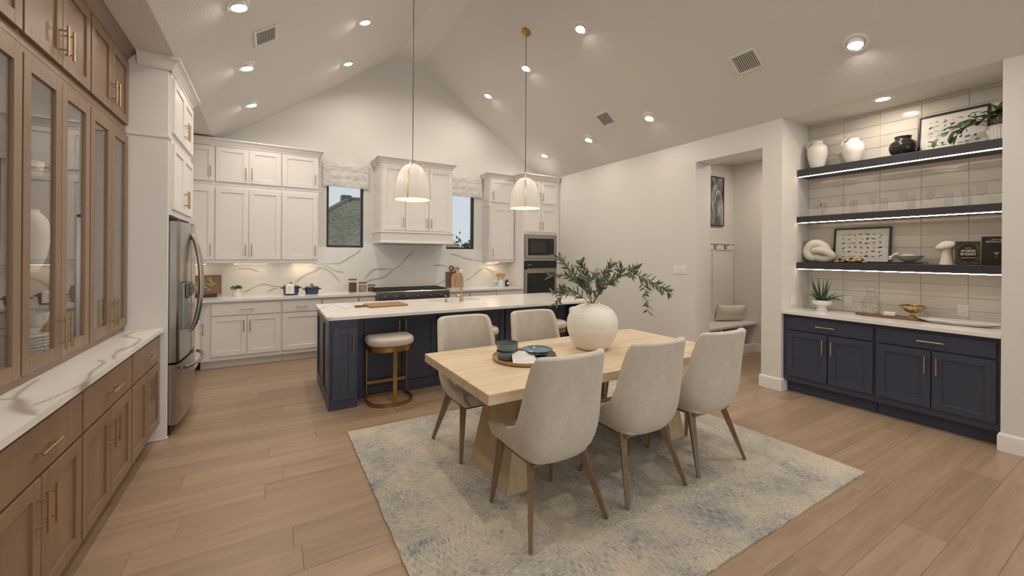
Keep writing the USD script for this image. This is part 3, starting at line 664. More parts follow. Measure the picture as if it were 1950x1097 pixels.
t = thing('island_cabinet', 'navy island cabinet run on the range side with the sink base', 'cabinet', (3.56, 5.42, 0), 180)
part(t, 'body', join(cbox(0, 1.0, 0, .455, .11, .882), cbox(1.86, 2.806, 0, .455, .11, .882), cbox(1.0, 1.86, 0, .455, .11, .66)), NAVY, smooth=False)
for k in range(4): door(t, .02 + k * .69, .69 + k * .69, .14, .85, NAVY, 'R' if k % 2 == 0 else 'L', 'T')

# --- navy bar cabinets in the niche
for y0, fr, lab in ((2.408, [(.036, .424), (.440, .804)], 'left'), (1.592, [(.016, .391), (.401, .773)], 'right')):
    t = thing('bar_cabinet', f'navy bar cabinet with one drawer over two doors, {lab} one in the niche', 'cabinet', (5.055, y0, 0), -90, 'navy bar cabinets')
    W = .815 if lab == 'left' else .80
    body_box(t, W, .57, 0, .882, NAVY, .125)
    drawer(t, fr[0][0], fr[1][1], .712, .846, NAVY, .17)
    door(t, *fr[0], .19, .697, NAVY, 'R', 'T', hl=.15); door(t, *fr[1], .19, .697, NAVY, 'L', 'T', hl=.15)
# ------------------------------------------------------------------ rug
RUGM = usdkit.material(stage, L_ + 'rug_weave', {
    'tc': ('texture_coordinate', {}), 'ma': ('mapping', dict(scale=(22, 230, 1))), 'mb': ('mapping', dict(scale=(230, 22, 1))),
    'na': ('noise_texture', dict(scale=1.0, detail=3.0, roughness=.7)), 'nb': ('noise_texture', dict(scale=1.0, detail=3.0, roughness=.7)),
    'mk': ('mapping', dict(scale=(4.6, 3.6, 1))), 'nk': ('voronoi_texture', dict(scale=1.0, metric='chebychev', randomness=.35)), 'sc': ('separate_color', {}), 'ck': ('math', dict(math_type='greater_than', value2=.42)),
    'mf': ('mix_float', {}), 'cl': ('map_range', dict(from_min=0., from_max=1., to_min=-.022, to_max=.022)), 'nl': ('noise_texture', dict(scale=2.4, detail=4.0, roughness=.65)), 'ad': ('math', dict(math_type='multiply_add', value2=.48)), 'sb': ('math', dict(math_type='add')), 's2': ('math', dict(math_type='subtract', value2=.232)),
    'r': ('rgb_ramp', dict(ramp=[(.28, (.13, .145, .18)), (.38, (.25, .27, .30)), (.44, (.39, .39, .385)), (.50, (.53, .505, .45)), (.56, (.66, .585, .44)), (.63, (.72, .63, .47)), (.70, (.62, .59, .53)), (.85, (.70, .67, .61))])),
    'n9': ('noise_texture', dict(scale=420.0, detail=1.0)), 'hm': ('math', dict(math_type='multiply_add', value2=.5)),
    'b': ('bump', dict(strength=.7, distance=.008)), 'p': ('principled_bsdf', dict(roughness=.95, specular_ior_level=.1, sheen_weight=.2))},
    [('tc.object', 'ma.vector'), ('tc.object', 'mb.vector'), ('tc.object', 'mk.vector'), ('tc.object', 'nl.vector'), ('tc.object', 'n9.vector'), ('ma.vector', 'na.vector'), ('mb.vector', 'nb.vector'), ('mk.vector', 'nk.vector'),
     ('nk.color', 'sc.color'), ('sc.r', 'ck.value1'), ('ck.value', 'mf.fac'), ('sc.g', 'cl.value'), ('cl.result', 'sb.value2'), ('na.fac', 'mf.a'), ('nb.fac', 'mf.b'), ('nl.fac', 'ad.value1'), ('mf.result', 'ad.value3'), ('ad.value', 'sb.value1'), ('sb.value', 's2.value1'), ('s2.value', 'r.fac'), ('r.color', 'p.base_color'),
     ('n9.fac', 'hm.value1'), ('mf.result', 'hm.value3'), ('hm.value', 'b.height'), ('b.normal', 'p.normal')], surface='p.BSDF')
def rug_mesh(x0, x1, y0, y1, h):
    nx, ny = 150, 120
    X, Y = np.meshgrid(np.linspace(x0, x1, nx), np.linspace(y0, y1, ny), indexing='ij')
    wob = lambda t, s: .006 * (meshkit.noise(np.c_[t * 14, t * 0, t * 0 + s]) - .5)
    X[0] += wob(Y[0], 1); X[-1] += wob(Y[-1], 2); Y[:, 0] += wob(X[:, 0], 3); Y[:, -1] += wob(X[:, -1], 4)
    Z = h + .0015 * (meshkit.noise(np.stack([X * 60, Y * 60, X * 0], -1)) - .5)
    top = np.stack([X, Y, Z], -1).reshape(-1, 3); bot = top.copy(); bot[:, 2] = .0006
    F = grid_faces(nx, ny); n = len(top)
    idx = np.arange(n).reshape(nx, ny); loop = np.r_[idx[:, 0], idx[-1, 1:], idx[-2::-1, -1], idx[0, -2:0:-1]]
    nxt = np.roll(loop, -1)
    F = np.vstack([F, np.c_[loop, loop + n, nxt], np.c_[nxt, loop + n, nxt + n]])
    V = np.vstack([top, bot]); F = np.vstack([F, F[:2 * (nx - 1) * (ny - 1)][:, ::-1] + n])
    return (V, F)
solo('area_rug', rug_mesh(.57, 3.62, 1.19, 3.68, .012), RUGM, 'cream and blue-grey woven rug lying under the dining table', 'rug', smooth=40)

# ------------------------------------------------------------------ dining table
TZ = .76
t = thing('dining_table', 'pale oak dining table with a thick top on two slab pedestals', 'table', (2.138, 2.50, 0))
part(t, 'tabletop', cbox(-1.113, 1.113, -.532, .533, TZ - .062, TZ, .003), TABLE, smooth=False)
for s in (-1, 1):
    o0, i0, o1, i1 = .862, .69, .735, .60
    P0 = [(s * o0, -.313), (s * i0, -.313), (s * i0, .227), (s * o0, .227)]; P1 = [(s * o1, -.235), (s * i1, -.235), (s * i1, .149), (s * o1, .149)]
    V = np.array([[*p, .0138] for p in P0] + [[*p, TZ - .062] for p in P1]); F = _BOXF if s < 0 else _BOXF[:, ::-1]
    part(t, 'pedestal', (V, F), TABLEV, smooth=False)
part(t, 'stretcher', cbox(-.66, .66, -.085, .0, .62, .698, .003), TABLEV, smooth=False)

# ------------------------------------------------------------------ dining chairs
def chair_shell():
    na = 57; a = np.linspace(-1, 1, na)
    phi = np.clip(np.abs(a) / .68, 0, 1) * PI / 2
    nexp = 4.2
    bx = np.sign(a) * np.sin(phi) ** (2 / nexp); by = -np.cos(phi) ** (2 / nexp)
    fr = np.clip((np.abs(a) - .68) / .32, 0, 1)
    yref = np.where(np.abs(a) < .68, .25 * by, .24 * fr)
    from scipy.interpolate import PchipInterpolator
    hk = PchipInterpolator([-.25, -.20, -.182, -.162, -.142, -.112, -.06, .03, .12, .24], [.985, .978, .950, .855, .75, .64, .570, .535, .520, .508])
    h = hk(yref)
    ntt = 12; outer, inner = [], []
    wk = PchipInterpolator([.40, .44, .52, .62, .80, .99], [.190, .228, .256, .268, .268, .264]); yk = PchipInterpolator([.40, .44, .52, .62, .80, .99], [.175, .205, .238, .255, .275, .305])
    rows = []
    for k in range(na):
        z = .405 + (h[k] - .405) * np.linspace(0, 1, ntt) ** 1.0
        w, yb = wk(z), yk(z)
        x = np.where(np.abs(a[k]) < .68, w * bx[k], w * np.sign(a[k])); y = yb * by[k] + .026 * bx[k] ** 2 - .018 if abs(a[k]) < .68 else np.full(ntt, .24 * fr[k] + .008 * (1 - fr[k]))
        rows.append(np.c_[x, y, z])
    O = np.array(rows)
    O[:, :, 1] += 0
    # inward normals in plan
    tang = np.gradient(O, axis=0); nrm = np.stack([-tang[..., 1], tang[..., 0], 0 * tang[..., 0]], -1); nrm /= np.linalg.norm(nrm, axis=-1, keepdims=True) + 1e-9
    th = .046
    I = O + nrm * th
    rim = []
    for f in (.15, .38, .62, .85):
        ang = PI * f; rim.append(O[:, -1] + nrm[:, -1] * th * (1 - math.cos(ang)) / 2 + np.array([0, 0, .020]) * math.sin(ang))
    ring = np.concatenate([O, np.stack(rim, 1), I[:, ::-1]], 1)
    m = ring.shape[1]; V = ring.reshape(-1, 3)
    F = grid_faces(na, m, False, True)
    for e in (0, na - 1):
        c = len(V); mid = ring[e].mean(0) + np.array([0, .012, 0]); V = np.vstack([V, mid])
        idx = e * m + np.arange(m); nx_ = np.roll(idx, -1)
        F = np.vstack([F, np.c_[np.full(m, c), idx, nx_] if e == 0 else np.c_[np.full(m, c), nx_, idx]])
    g = trimesh.Trimesh(V, F, process=False)
    if g.volume < 0: F = F[:, ::-1]
    return (V, F)
CH = proto_class('dining_chair')
part(CH, 'shell', chair_shell(), LINEN, smooth=50)
so = superell(.212, .225, 4.5, 56); so[:, 1] = np.where(so[:, 1] < 0, so[:, 1] * .86, so[:, 1] * 1.10)
part(CH, 'seat', pad(so, .398, .492, .03, 5, .012), LINEN, smooth=50)
part(CH, 'seat_frame', join(frame4(-.20, .20, -.20, .0, .02, -.0, .0) if False else cbox(-.195, .195, -.16, .22, .385, .402, .004)), LEGW)
for x0, y0, x1, y1, w in ((-.185, .185, -.226, .240, .044), (.185, .185, .226, .240, .044), (-.170, -.10, -.265, -.240, .046), (.170, -.10, .265, -.240, .046)):
    part(CH, 'leg', bar((x0, y0, .428), (x1, y1, .0142), w, .020), LEGW, smooth=False)
pos = ['left', 'middle', 'right']
for k, x in enumerate((1.400, 2.106, 2.79)):
    from_class(CH, 'dining_chair', ['nearest dining chair, back to the camera at the left end of the table', 'linen dining chair in the middle of the near side of the table', 'linen dining chair at the right end on the near side'][k], 'chair', (x, 1.96, 0), [1.0, -1.0, -1.5][k], 'linen dining chairs')
for k, x in enumerate((1.42, 2.12, 2.80)):
    from_class(CH, 'dining_chair', ['linen dining chair across the table behind the tray, left on the far side', 'linen dining chair in the middle of the far side of the table', 'linen dining chair on the far side, mostly hidden behind the big vase'][k], 'chair', (x, 2.955, 0), 180, 'linen dining chairs')

# ------------------------------------------------------------------ bar stools
def dshape(a, b, k=40, nb=6.0):
    t = np.arange(k) * 2 * PI / k; c, s = np.cos(t), np.sin(t); o = np.zeros((k, 2))
    for i in range(k):
        n = nb if s[i] > 0 else 2.2
        o[i] = (a * np.sign(c[i]) * abs(c[i]) ** (2 / n), b * np.sign(s[i]) * abs(s[i]) ** (2 / n))
    return o
def band(out, z0, z1, th):
    c = out.mean(0); d = out - c; L = np.linalg.norm(d, axis=1, keepdims=True); inn = c + d * (1 - th / L); n = len(out)
    V = np.vstack([np.c_[out, np.full(n, z0)], np.c_[out, np.full(n, z1)], np.c_[inn, np.full(n, z1)], np.c_[inn, np.full(n, z0)]])
    F = grid_faces(4, n, True, True)
    if trimesh.Trimesh(V, F, process=False).volume < 0: F = F[:, ::-1]
    return (V, F)
ST = proto_class('bar_stool')
part(ST, 'seat', pad(dshape(.235, .205), .592, .678, .036, 6, .006), STOOLF, smooth=50)
part(ST, 'seat_band', band(dshape(.228, .198), .548, .594, .012), BRASSD, smooth=40)
part(ST, 'base_ring', band(dshape(.228, .198), .001, .034, .014), BRASSD, smooth=40)
part(ST, 'leg', cbox(-.020, .020, -.199, -.187, .03, .55, .001), BRASSD, smooth=False)
for x in (-.215, .203): part(ST, 'leg', cbox(x, x + .012, .135, .172, .03, .55, .001), BRASSD, smooth=False)
part(ST, 'footrest', cbox(-.205, .205, .150, .160, .155, .190, .001), BRASSD, smooth=False)
for x, lab in ((1.075, 'bar stool with round-backed cream seat, alone at the left of the island'), (2.095, 'cream bar stool seen between the left and middle far dining chairs'), (3.10, 'cream bar stool seen between the middle far chair and the vase')):
    from_class(ST, 'bar_stool', lab, 'stool', (x, 4.275, 0), 0, 'brass and cream bar stools')

# ------------------------------------------------------------------ on the table
t = thing('serving_tray', 'round golden wooden tray with a low rim on the table', 'tray', (1.612, 2.525, TZ + .0005))
part(t, 'base', lathe([(.001, 0), (.225, 0), (.236, .006), (.238, .026), (.231, .027), (.226, .010), (.001, .009)], 56), wood('tray_wood', (.36, .20, .08), (.50, .30, .13), 0, .4, 1, False, 0, .03), smooth=40)
BOWLM = pbr('teal_glaze', (.16, .235, .25), .22, bump=(22.0, .05, .004)); BOWLR = pbr('brown_glaze_rim', (.07, .05, .04), .3); PLATEM = pbr('dark_teal_glaze', (.035, .060, .075), .10); PLATET = pbr('teal_plate_glaze', (.10, .185, .215), .14)
bz = TZ + .0105
for k in range(2):
    t = thing('bowl', ['lower teal stoneware bowl of the stack of two on the tray', 'upper teal stoneware bowl of the stack of two on the tray'][k], 'bowl', (1.476, 2.545, bz + k * .058), 0, 'teal bowls')
    part(t, 'body', lathe(np.r_[smoothprof([(.001, 0), (.054, 0), (.071, .014), (.0775, .036), (.0785, .062)], 16), smoothprof([(.0735, .062), (.0725, .04), (.066, .018), (.045, .009), (.001, .008)], 14)], 44), BOWLM, smooth=50)
    part(t, 'rim', lathe([(.0785, .061), (.078, .0655), (.0735, .0655), (.073, .061)], 44, True), BOWLR, label='brown unglazed rim')
def plate(r, h=.02):
    return lathe(np.r_[smoothprof([(.001, 0), (r * .6, 0), (r * .8, h * .3), (r, h)], 14), smoothprof([(r - .003, h + .003), (r * .8, h * .3 + .005), (r * .62, .005), (.001, .005)], 12)], 52)
for k, (r, z, mt, lab) in enumerate(((.138, .000, PLATEM, 'large dark plate at the bottom of the plate stack'), (.136, .0165, PLATEM, 'large dark plate second from the bottom of the plate stack'), (.114, .034, PLATET, 'small teal plate second from the top of the plate stack'), (.113, .048, PLATET, 'small teal plate on top of the plate stack'))):
    solo('plate', plate(r), mt, lab, 'plate', (1.684, 2.462, bz + z), 0, 'stacked stoneware plates', smooth=50)
CLOTH = fabric('napkin_cloth', (.72, .71, .71), (.84, .83, .83), 300.0, (1, 1, 1), .2)
def napkin():
    n, m = 22, 16; u, v = np.meshgrid(np.linspace(0, 1, n), np.linspace(0, 1, m), indexing='ij')
    z = .052 * (1 - np.clip(u * 1.25, 0, 1) ** 1.6) + .007 * np.sin(v * 7 + u * 3) * u + .010 + .004 * np.sin(u * 9 + v * 2)
    X = -.075 + .15 * v + .02 * (u - .5) + .025 * u * (v - .5); Y = .06 - .135 * u
    top = np.stack([X, Y, z], -1).reshape(-1, 3); N = len(top); bot = top - [0, 0, .004]
    F = grid_faces(n, m); idx = np.arange(N).reshape(n, m); loop = np.r_[idx[:, 0], idx[-1, 1:], idx[-2::-1, -1], idx[0, -2:0:-1]]; nx_ = np.roll(loop, -1)
    return (np.vstack([top, bot]), np.vstack([F, F[:, ::-1] + N, np.c_[loop, loop + N, nx_], np.c_[nx_, loop + N, nx_ + N]]))
solo('napkin', T(napkin(), rotm('z', -28)), CLOTH, 'folded white cloth napkin draped over the tray between bowls and plates', 'napkin', (1.535, 2.415, bz), smooth=60)
VX, VY = 2.29, 2.55
VASE = pbr('vase_ceramic', (.86, .83, .77), .62)
vp = smoothprof([(.001, 0), (.115, 0), (.135, .012), (.180, .085), (.206, .165), (.208, .215), (.190, .282), (.145, .335), (.090, .360), (.066, .364), (.062, .374)], 60)
vp[:, 0] += .0011 * np.sin(vp[:, 1] * 260) * (vp[:, 1] > .03) * (vp[:, 1] < .34)
solo('large_vase', lathe(np.r_[vp, [(.054, .374), (.050, .35), (.09, .33), (.15, .28), (.001, .20)]], 72), VASE, 'large round white ceramic vase holding olive branches on the table', 'vase', (VX, VY, TZ + .0005), smooth=60)
LEAFM = {}
def leafmat(name, c, c2):
    return usdkit.material(stage, L_ + name, {'oi': ('object_info', {}), 'r': ('rgb_ramp', dict(ramp=[(0, c), (1, c2)])), 'p': ('principled_bsdf', dict(roughness=.45)), 't': ('translucent_bsdf', {}), 'm': ('mix_closure', dict(fac=.25))},
        [('oi.random', 'r.fac'), ('r.color', 'p.base_color'), ('r.color', 't.color'), ('p.BSDF', 'm.closure1'), ('t.BSDF', 'm.closure2')], surface='m.closure')
OLIVE = leafmat('olive_leaf', (.060, .095, .05), (.22, .265, .185)); STEM = pbr('olive_stem', (.20, .15, .085), .7); OLV = pbr('olive_fruit', (.10, .14, .03), .35)
RV, DV = np.array([rt[0], rt[1], 0]), np.array([fw[0], fw[1], 0])
def bp(r, u, d): return RV * r + np.array([0, 0, 1.0]) * u + DV * d
BR = [([(0, -.03, 0), (-.05, .10, -.06), (-.13, .19, -.10), (-.20, .22, -.13)], 'bushy olive branch in front on the left of the vase neck', 26, [(.6, (-.10, .20, -.14))]),
      ([(0, -.03, 0), (.04, .09, -.05), (.10, .16, -.08), (.15, .17, -.09)], 'bushy olive branch in front on the right of the vase neck', 26, [(.5, (.04, .20, -.10))]),
      ([(0, -.03, 0), (-.06, .10, .0), (-.17, .25, -.02), (-.30, .385, -.03)], 'olive branch reaching up to the far left of the vase', 30, [(.5, (-.36, .22, .05)), (.35, (-.10, .34, .05))]),
      ([(0, -.03, 0), (-.10, .06, -.05), (-.22, .11, -.10), (-.34, .10, -.12)], 'low olive branch spreading left over the vase shoulder', 22, [(.6, (-.32, .0, -.10))]),
      ([(0, -.03, 0), (-.02, .12, .03), (-.05, .24, .05), (-.09, .345, .04)], 'short upright olive branch in the middle of the vase', 24, [(.4, (.05, .26, .1))]),
      ([(0, -.03, 0), (.05, .12, .04), (.12, .24, .06), (.19, .33, .06)], 'olive branch rising to the right of center above the vase', 26, [(.5, (.22, .20, .10))]),
      ([(0, -.03, 0), (.10, .13, -.02), (.28, .24, -.05), (.46, .18, -.08), (.60, .09, -.10)], 'long olive branch arching out to the right of the vase', 44, [(.55, (.36, .29, .0)), (.7, (.43, -.06, -.09)), (.45, (.24, .30, -.02))])]
rb = np.random.default_rng(5)
for pts, lab, nl, twigs in BR:
    t = thing('olive_branch', lab, 'branch', (VX, VY, TZ + .374), 0, 'olive branches in the vase')
    c = spline([bp(*q) for q in pts], 26); lines = [(c, int(nl * 2.0))]
    g = [tube(c, np.linspace(.0035, .0014, 26), 6)]
    for f, e in twigs:
        s = c[int(f * 25)]; e = bp(*e); mid = (s + e) / 2 + np.array([0, 0, .02]); q = spline([s, mid, e], 12); g.append(tube(q, np.linspace(.002, .001, 12), 5)); lines.append((q, 24))
    part(t, 'stem', join(*g), STEM)
    for q, n in lines:
        for i in range(n):
            f = .28 + .72 * (i + .5) / n if len(q) == 26 else .15 + .85 * (i + .5) / n
            k = f * (len(q) - 1); k0 = min(int(k), len(q) - 2); p = q[k0] + (q[k0 + 1] - q[k0]) * (k - k0); tg = q[k0 + 1] - q[k0]; tg /= np.linalg.norm(tg)
            s = np.cross(tg, rb.normal(size=3)); s /= np.linalg.norm(s); d = tg * rb.uniform(.35, .9) + s * rb.uniform(.6, 1.0) + np.array([0, 0, .12])
            part(t, 'leaf', leaf(p, d, rb.normal(size=3), rb.uniform(.048, .082), rb.uniform(.013, .019), rb.uniform(-.1, .25), .12, 3), OLIVE, smooth=60)
    if 'arching' in lab: part(t, 'olive', sphere(bp(.425, -.01, -.09), .011, 2, (1, 1, 1.2)), OLV)

# ------------------------------------------------------------------ pendant lamps
SHADE = pbr('pendant_white', (.88, .85, .78), .35); SHADEIN = pbr('pendant_inside', (.82, .76, .62), .5); CORD = pbr('pendant_cord', (.05, .045, .04), .6)
PBRASS = pbr('pale_brass', (.84, .72, .52), .32, 1.0); BULB = emit('pendant_bulb', (1.0, .80, .52), 60.0)
for x, lab in ((1.395, 'white bullet-shaped pendant lamp with brass ribs, over the left of the island'), (2.93, 'white bullet-shaped pendant lamp with brass ribs, over the right of the island')):
    zt = zc(x); z0 = 2.152
    t = thing('pendant_lamp', lab, 'lamp', (x, 4.60, z0), 0, 'pendant lamps')
    sp = smoothprof([(.203, 0), (.203, .06), (.196, .16), (.178, .25), (.148, .335), (.105, .40), (.055, .435), (.016, .445)], 40)
    sp = sp * [1, .925]
    part(t, 'shade', lathe(sp, 64), SHADE, smooth=60); part(t, 'shade_lining', lathe((sp - [.004, 0])[:-1][::-1], 64), SHADEIN, smooth=60, label='cream inside of the shade')
    part(t, 'shade_seam', join(*[tube(np.c_[(sp[:, 0] + .001) * math.cos(a), (sp[:, 0] + .001) * math.sin(a), sp[:, 1]], .003, 6) for a in (math.radians(-121), math.radians(59))]), SHADE)
    rp_ = smoothprof([(.212, -.012), (.211, .06), (.205, .16), (.190, .255), (.158, .35), (.112, .43), (.055, .478), (.010, .488)], 26)
    rp_ = rp_ * [1, .925]
    for a in (-31, 59, 149, 239):
        ca, sa = math.cos(math.radians(a)), math.sin(math.radians(a))
        q = np.c_[rp_[:, 0] * ca, rp_[:, 0] * sa, rp_[:, 1]]; side = np.array([-sa, ca, 0]) * .0045; nr = np.array([ca, sa, .0]) * .0025
        V = np.concatenate([q - side - nr, q + side - nr, q + side + nr, q - side + nr], 1).reshape(-1, 4, 3); n = len(V)
        part(t, 'rib', (V.reshape(-1, 3), grid_faces(n, 4, False, True)), PBRASS, smooth=30)
    part(t, 'stem', join(cyl((0, 0, .40), (0, 0, .472), .011, .008), cyl((0, 0, .443), (0, 0, .453), .02)), BRASS)
    part(t, 'cord', cyl((0, 0, .47), (0, 0, zt - z0 - .01), .0042, n=8), CORD)
    th = math.degrees(math.atan(KL if x < 2 else KR))
    part(t, 'canopy', T(lathe([(.001, -.028), (.045, -.026), (.062, -.018), (.065, 0), (.001, 0)], 32), rotm('y', -th), (0, 0, zt - z0 - .001)), BRASSD)
    part(t, 'bulb', sphere((0, 0, .20), .042, 2, (1, 1, 1.15)), BULB); part(t, 'bulb_holder', cyl((0, 0, .24), (0, 0, .405), .018), BRASS)

# ------------------------------------------------------------------ recessed lamps
CANT = pbr('can_trim', (.80, .78, .74), .5); LAMPB = emit('can_lamp_bright', CAN_C, CAN_L * 1.9); LAMPW = emit('can_lamp_soft', CAN_C, CAN_L * .60); LAMPI = emit('can_lamp_inner', CAN_C, CAN_L * 1.35); LED = emit('led_warm', (1.0, .80, .58), 5.5); NICHEL = emit('niche_can_lamp', (1.0, .87, .70), 190.0); HALL_FILL = emit('hall_fill_lamp', (1.0, .86, .72), 470.0)
def can(x, y, z, deg, lab, lampm=None, eyeball=True, group='recessed ceiling lamps'):
    t = thing('recessed_lamp', lab, 'ceiling light', (x, y, z), 0, group)
    part(t, 'trim_ring', T(lathe([(.066, .002), (.066, -.004), (.074, -.009), (.094, -.006), (.098, .001)], 36), rotm('y', -deg)), CANT)
    tilt = deg * .5 if eyeball else 0.0                       # the eyeball sits half-way between the slope and plumb
    dz = -.008 - .060 * math.tan(math.radians(abs(deg - tilt))) if eyeball else -.010
    rc = .012 if eyeball else .003; RT = rotm('y', -tilt)
    part(t, 'eyeball', T(lathe([(.056, dz + rc + .004), (.056, dz), (.061, dz), (.062, dz + .004), (.062, .09), (.056, .09)], 32), RT), CANT)
    part(t, 'lamp', T(lathe([(.0555, dz + rc), (.0005, dz + rc)], 28), RT), lampm or LAMP, smooth=False, label='glowing lamp')
dL, dR = math.degrees(math.atan(KL)), math.degrees(math.atan(KR))
nm = lambda k: ('nearest', 'middle', 'farthest')[k]
for k, y in enumerate((3.77, 4.965, 6.175)): can(-.23, y, zc(-.23), dL, f'{nm(k)} recessed lamp in the outer row of the left ceiling slope')
for k, y in enumerate((5.02, 6.24)): can(.935, y, zc(.935), dL, f'{("nearer", "farther")[k]} recessed lamp in the inner row of the left ceiling slope', LAMPI)
for k, y in enumerate((3.85, 5.08, 6.30)): can(3.24, y, zc(3.24), dR, f'{nm(k)} recessed lamp in the upper row of the right ceiling slope', LAMPI)
for k, y in enumerate((3.87, 5.12, 6.37)): can(4.5, y, zc(4.5), dR, f'{nm(k)} of three recessed lamps in the lower row of the right slope', LAMPW)
can(4.5, 1.565, zc(4.5), dR, 'large bright recessed lamp just in front of the bar niche', LAMPB)
can(5.235, 1.60, 3.1115, 0, 'recessed lamp in the ceiling of the bar niche', NICHEL, False)
# lamps added out of view: the rows continued to give fill light
for x, y, w in ((-.23, 2.5, 'high above the buffet worktop, out of view'), (.935, 3.8, 'above the island front, just out of view'), (.935, 1.6, 'above the rug edge left, out of view'), (3.24, 1.6, 'over the near chairs, out of view'), (.935, -1.0, 'left of the living room, behind the viewpoint'), (3.24, -1.0, 'right of the living room, behind the viewpoint'), (-.23, .4, 'beside the viewpoint at the far left'), (4.5, -.9, 'near the right wall behind the viewpoint'), (.935, -3.4, 'left by the living-room windows'), (3.24, -3.4, 'right by the living-room windows')):
    can(x, y, zc(x), dL if x < 2 else dR, 'added recessed lamp ' + w, LAMPB if y == 1.6 else None)
can(6.05, 3.0, HZ, 0, 'added unseen recessed lamp in the hall ceiling beyond the opening', HALL_FILL, False)  # unseen lamp, added to light the hall
# ------------------------------------------------------------------ ceiling vents
VENTD = pbr('vent_dark', (.10, .098, .095), .6); VENTW = pbr('vent_white', (.74, .72, .69), .4)
for x, y, deg, lx, ly, alongx, lab in ((-.055, 4.45, dL, .23, .30, False, 'white supply vent on the left ceiling slope between recessed lamps'), (4.30, 2.43, dR, .25, .27, True, 'larger white vent on the right slope toward the bar niche'), (4.305, 4.53, dR, .25, .27, True, 'smaller-looking white vent on the right slope above the hall opening')):
    t = thing('ceiling_vent', lab, 'vent', (x, y, zc(x)), 0, 'ceiling vents'); R = rotm('y', -deg)
    fr = frame4(-lx / 2, lx / 2, -ly / 2, ly / 2, .026, 0, .012); fr = (fr[0][:, [0, 2, 1]] * [1, 1, -1], fr[1])
    part(t, 'frame', T(fr, R), VENTW, smooth=False); part(t, 'cavity', T(box(-lx / 2 + .02, lx / 2 - .02, -ly / 2 + .02, ly / 2 - .02, -.003, .0), R), VENTD, smooth=False)
    n = 11; span = (ly if alongx else lx) - .06
    for k in range(n):
        o = -span / 2 + span * (k + .5) / n
        g = box(-lx / 2 + .024, lx / 2 - .024, -.0062, .0062, -.001, .001) if alongx else box(-.0075, .0075, -ly / 2 + .024, ly / 2 - .024, -.001, .001)
        g = T(g, rotm('x', 24) if alongx else rotm('y', -36)); g = T(g, t=((0, o, -.007) if alongx else (o, 0, -.007)))
        part(t, 'louver', T(g, R), VENTW, smooth=False)
def speck(name, a, b): return usdkit.material(stage, L_ + name, {'tc': ('texture_coordinate', {}), 'v': ('voronoi_texture', dict(scale=75.0)), 'r': ('rgb_ramp', dict(ramp=[(.1, a), (.6, b)])), 'b': ('bump', dict(strength=.6, distance=.01)), 'p': ('principled_bsdf', dict(roughness=.7))}, [('tc.object', 'v.vector'), ('v.distance', 'r.fac'), ('v.distance', 'b.height'), ('b.normal', 'p.normal'), ('r.color', 'p.base_color')], surface='p.BSDF')
# ------------------------------------------------------------------ bar niche: shelves
def torus_pts(c, R, axis_u, axis_v, n=28):
    a = np.linspace(0, 2 * PI, n); return np.asarray(c) + R * (np.cos(a)[:, None] * np.asarray(axis_u) + np.sin(a)[:, None] * np.asarray(axis_v))
SH = [(2.464, 2.549, 'top'), (1.925, 1.998, 'middle'), (1.386, 1.463, 'bottom')]
SF, SB = 5.335, NX - .0135
for z0, z1, lab in SH:
    t = thing('floating_shelf', f'{lab} of the three dark navy floating shelves in the bar niche', 'shelf', (SF, NY[0] + .001, z0), 0, 'floating shelves')
    part(t, 'board', cbox(0, SB - SF, 0, NY[1] - NY[0] - .002, 0, z1 - z0, .002), NAVYK, smooth=False)
    part(t, 'led_strip', cbox(-.004, .014, .012, NY[1] - NY[0] - .014, -.007, .003, .001), LED, smooth=False, label='lit warm led strip')
S1, S2, S3 = [z[1] + .0006 for z in SH]
def jug(name, lab, y, z, H, R, hy):
    t = thing(name, lab, 'jug', (5.48, y, z), 0, 'white jugs')
    pr = smoothprof([(.001, 0), (.55 * R, 0), (.62 * R, .01), (.84 * R, .28 * H), (R, .58 * H), (.95 * R, .76 * H), (.60 * R, .89 * H), (.52 * R, .93 * H), (.56 * R, H)], 40)
    part(t, 'body', lathe(np.r_[pr, [(.49 * R, .985 * H), (.45 * R, .9 * H), (.001, .6 * H)]], 48), CERAM, smooth=60)
    q = spline([(0, hy * .56 * R, .96 * H), (0, hy * .80 * R, 1.0 * H), (0, hy * .98 * R, .90 * H), (0, hy * .92 * R, .74 * H)], 16)
    part(t, 'handle', tube(q, .0125, 10), CERAM, smooth=60)
jug('jug', 'taller white ceramic jug at the left end of the top shelf', 2.262, S1, .325, .097, 1)
jug('jug', 'shorter white ceramic jug with a looped handle, second on the top shelf', 1.925, S1, .275, .098, 1)
bvp = smoothprof([(.001, 0), (.066, 0), (.076, .008), (.102, .055), (.107, .088), (.097, .128), (.070, .155), (.062, .163), (.063, .186), (.068, .194)], 40)
BVM = usdkit.material(stage, L_ + 'black_marbled_glaze', {'tc': ('texture_coordinate', {}), 'm': ('mapping', dict(scale=(4, 4, 30))), 'n': ('noise_texture', dict(scale=1.0, detail=3.0, distortion=1.0)), 'r': ('rgb_ramp', dict(ramp=[(.45, (.016, .014, .014)), (.7, (.06, .05, .045))])), 'p': ('principled_bsdf', dict(roughness=.16))},
    [('tc.object', 'm.vector'), ('m.vector', 'n.vector'), ('n.fac', 'r.fac'), ('r.color', 'p.base_color')], surface='p.BSDF')
solo('black_pot', lathe(np.r_[bvp, [(.061, .194), (.056, .165), (.001, .12)]], 48), BVM, 'squat glossy black pottery jar on the top shelf', 'jar', (5.47, 1.512, S1), smooth=60)
INK = pbr('ink', (.03, .028, .027), .8); MAT = pbr('print_paper', (.78, .765, .74), .85); FRB = pbr('black_picture_frame', (.015, .014, .015), .35); FGL = glass_pane('picture_glass', (1, 1, 1), 1.25)
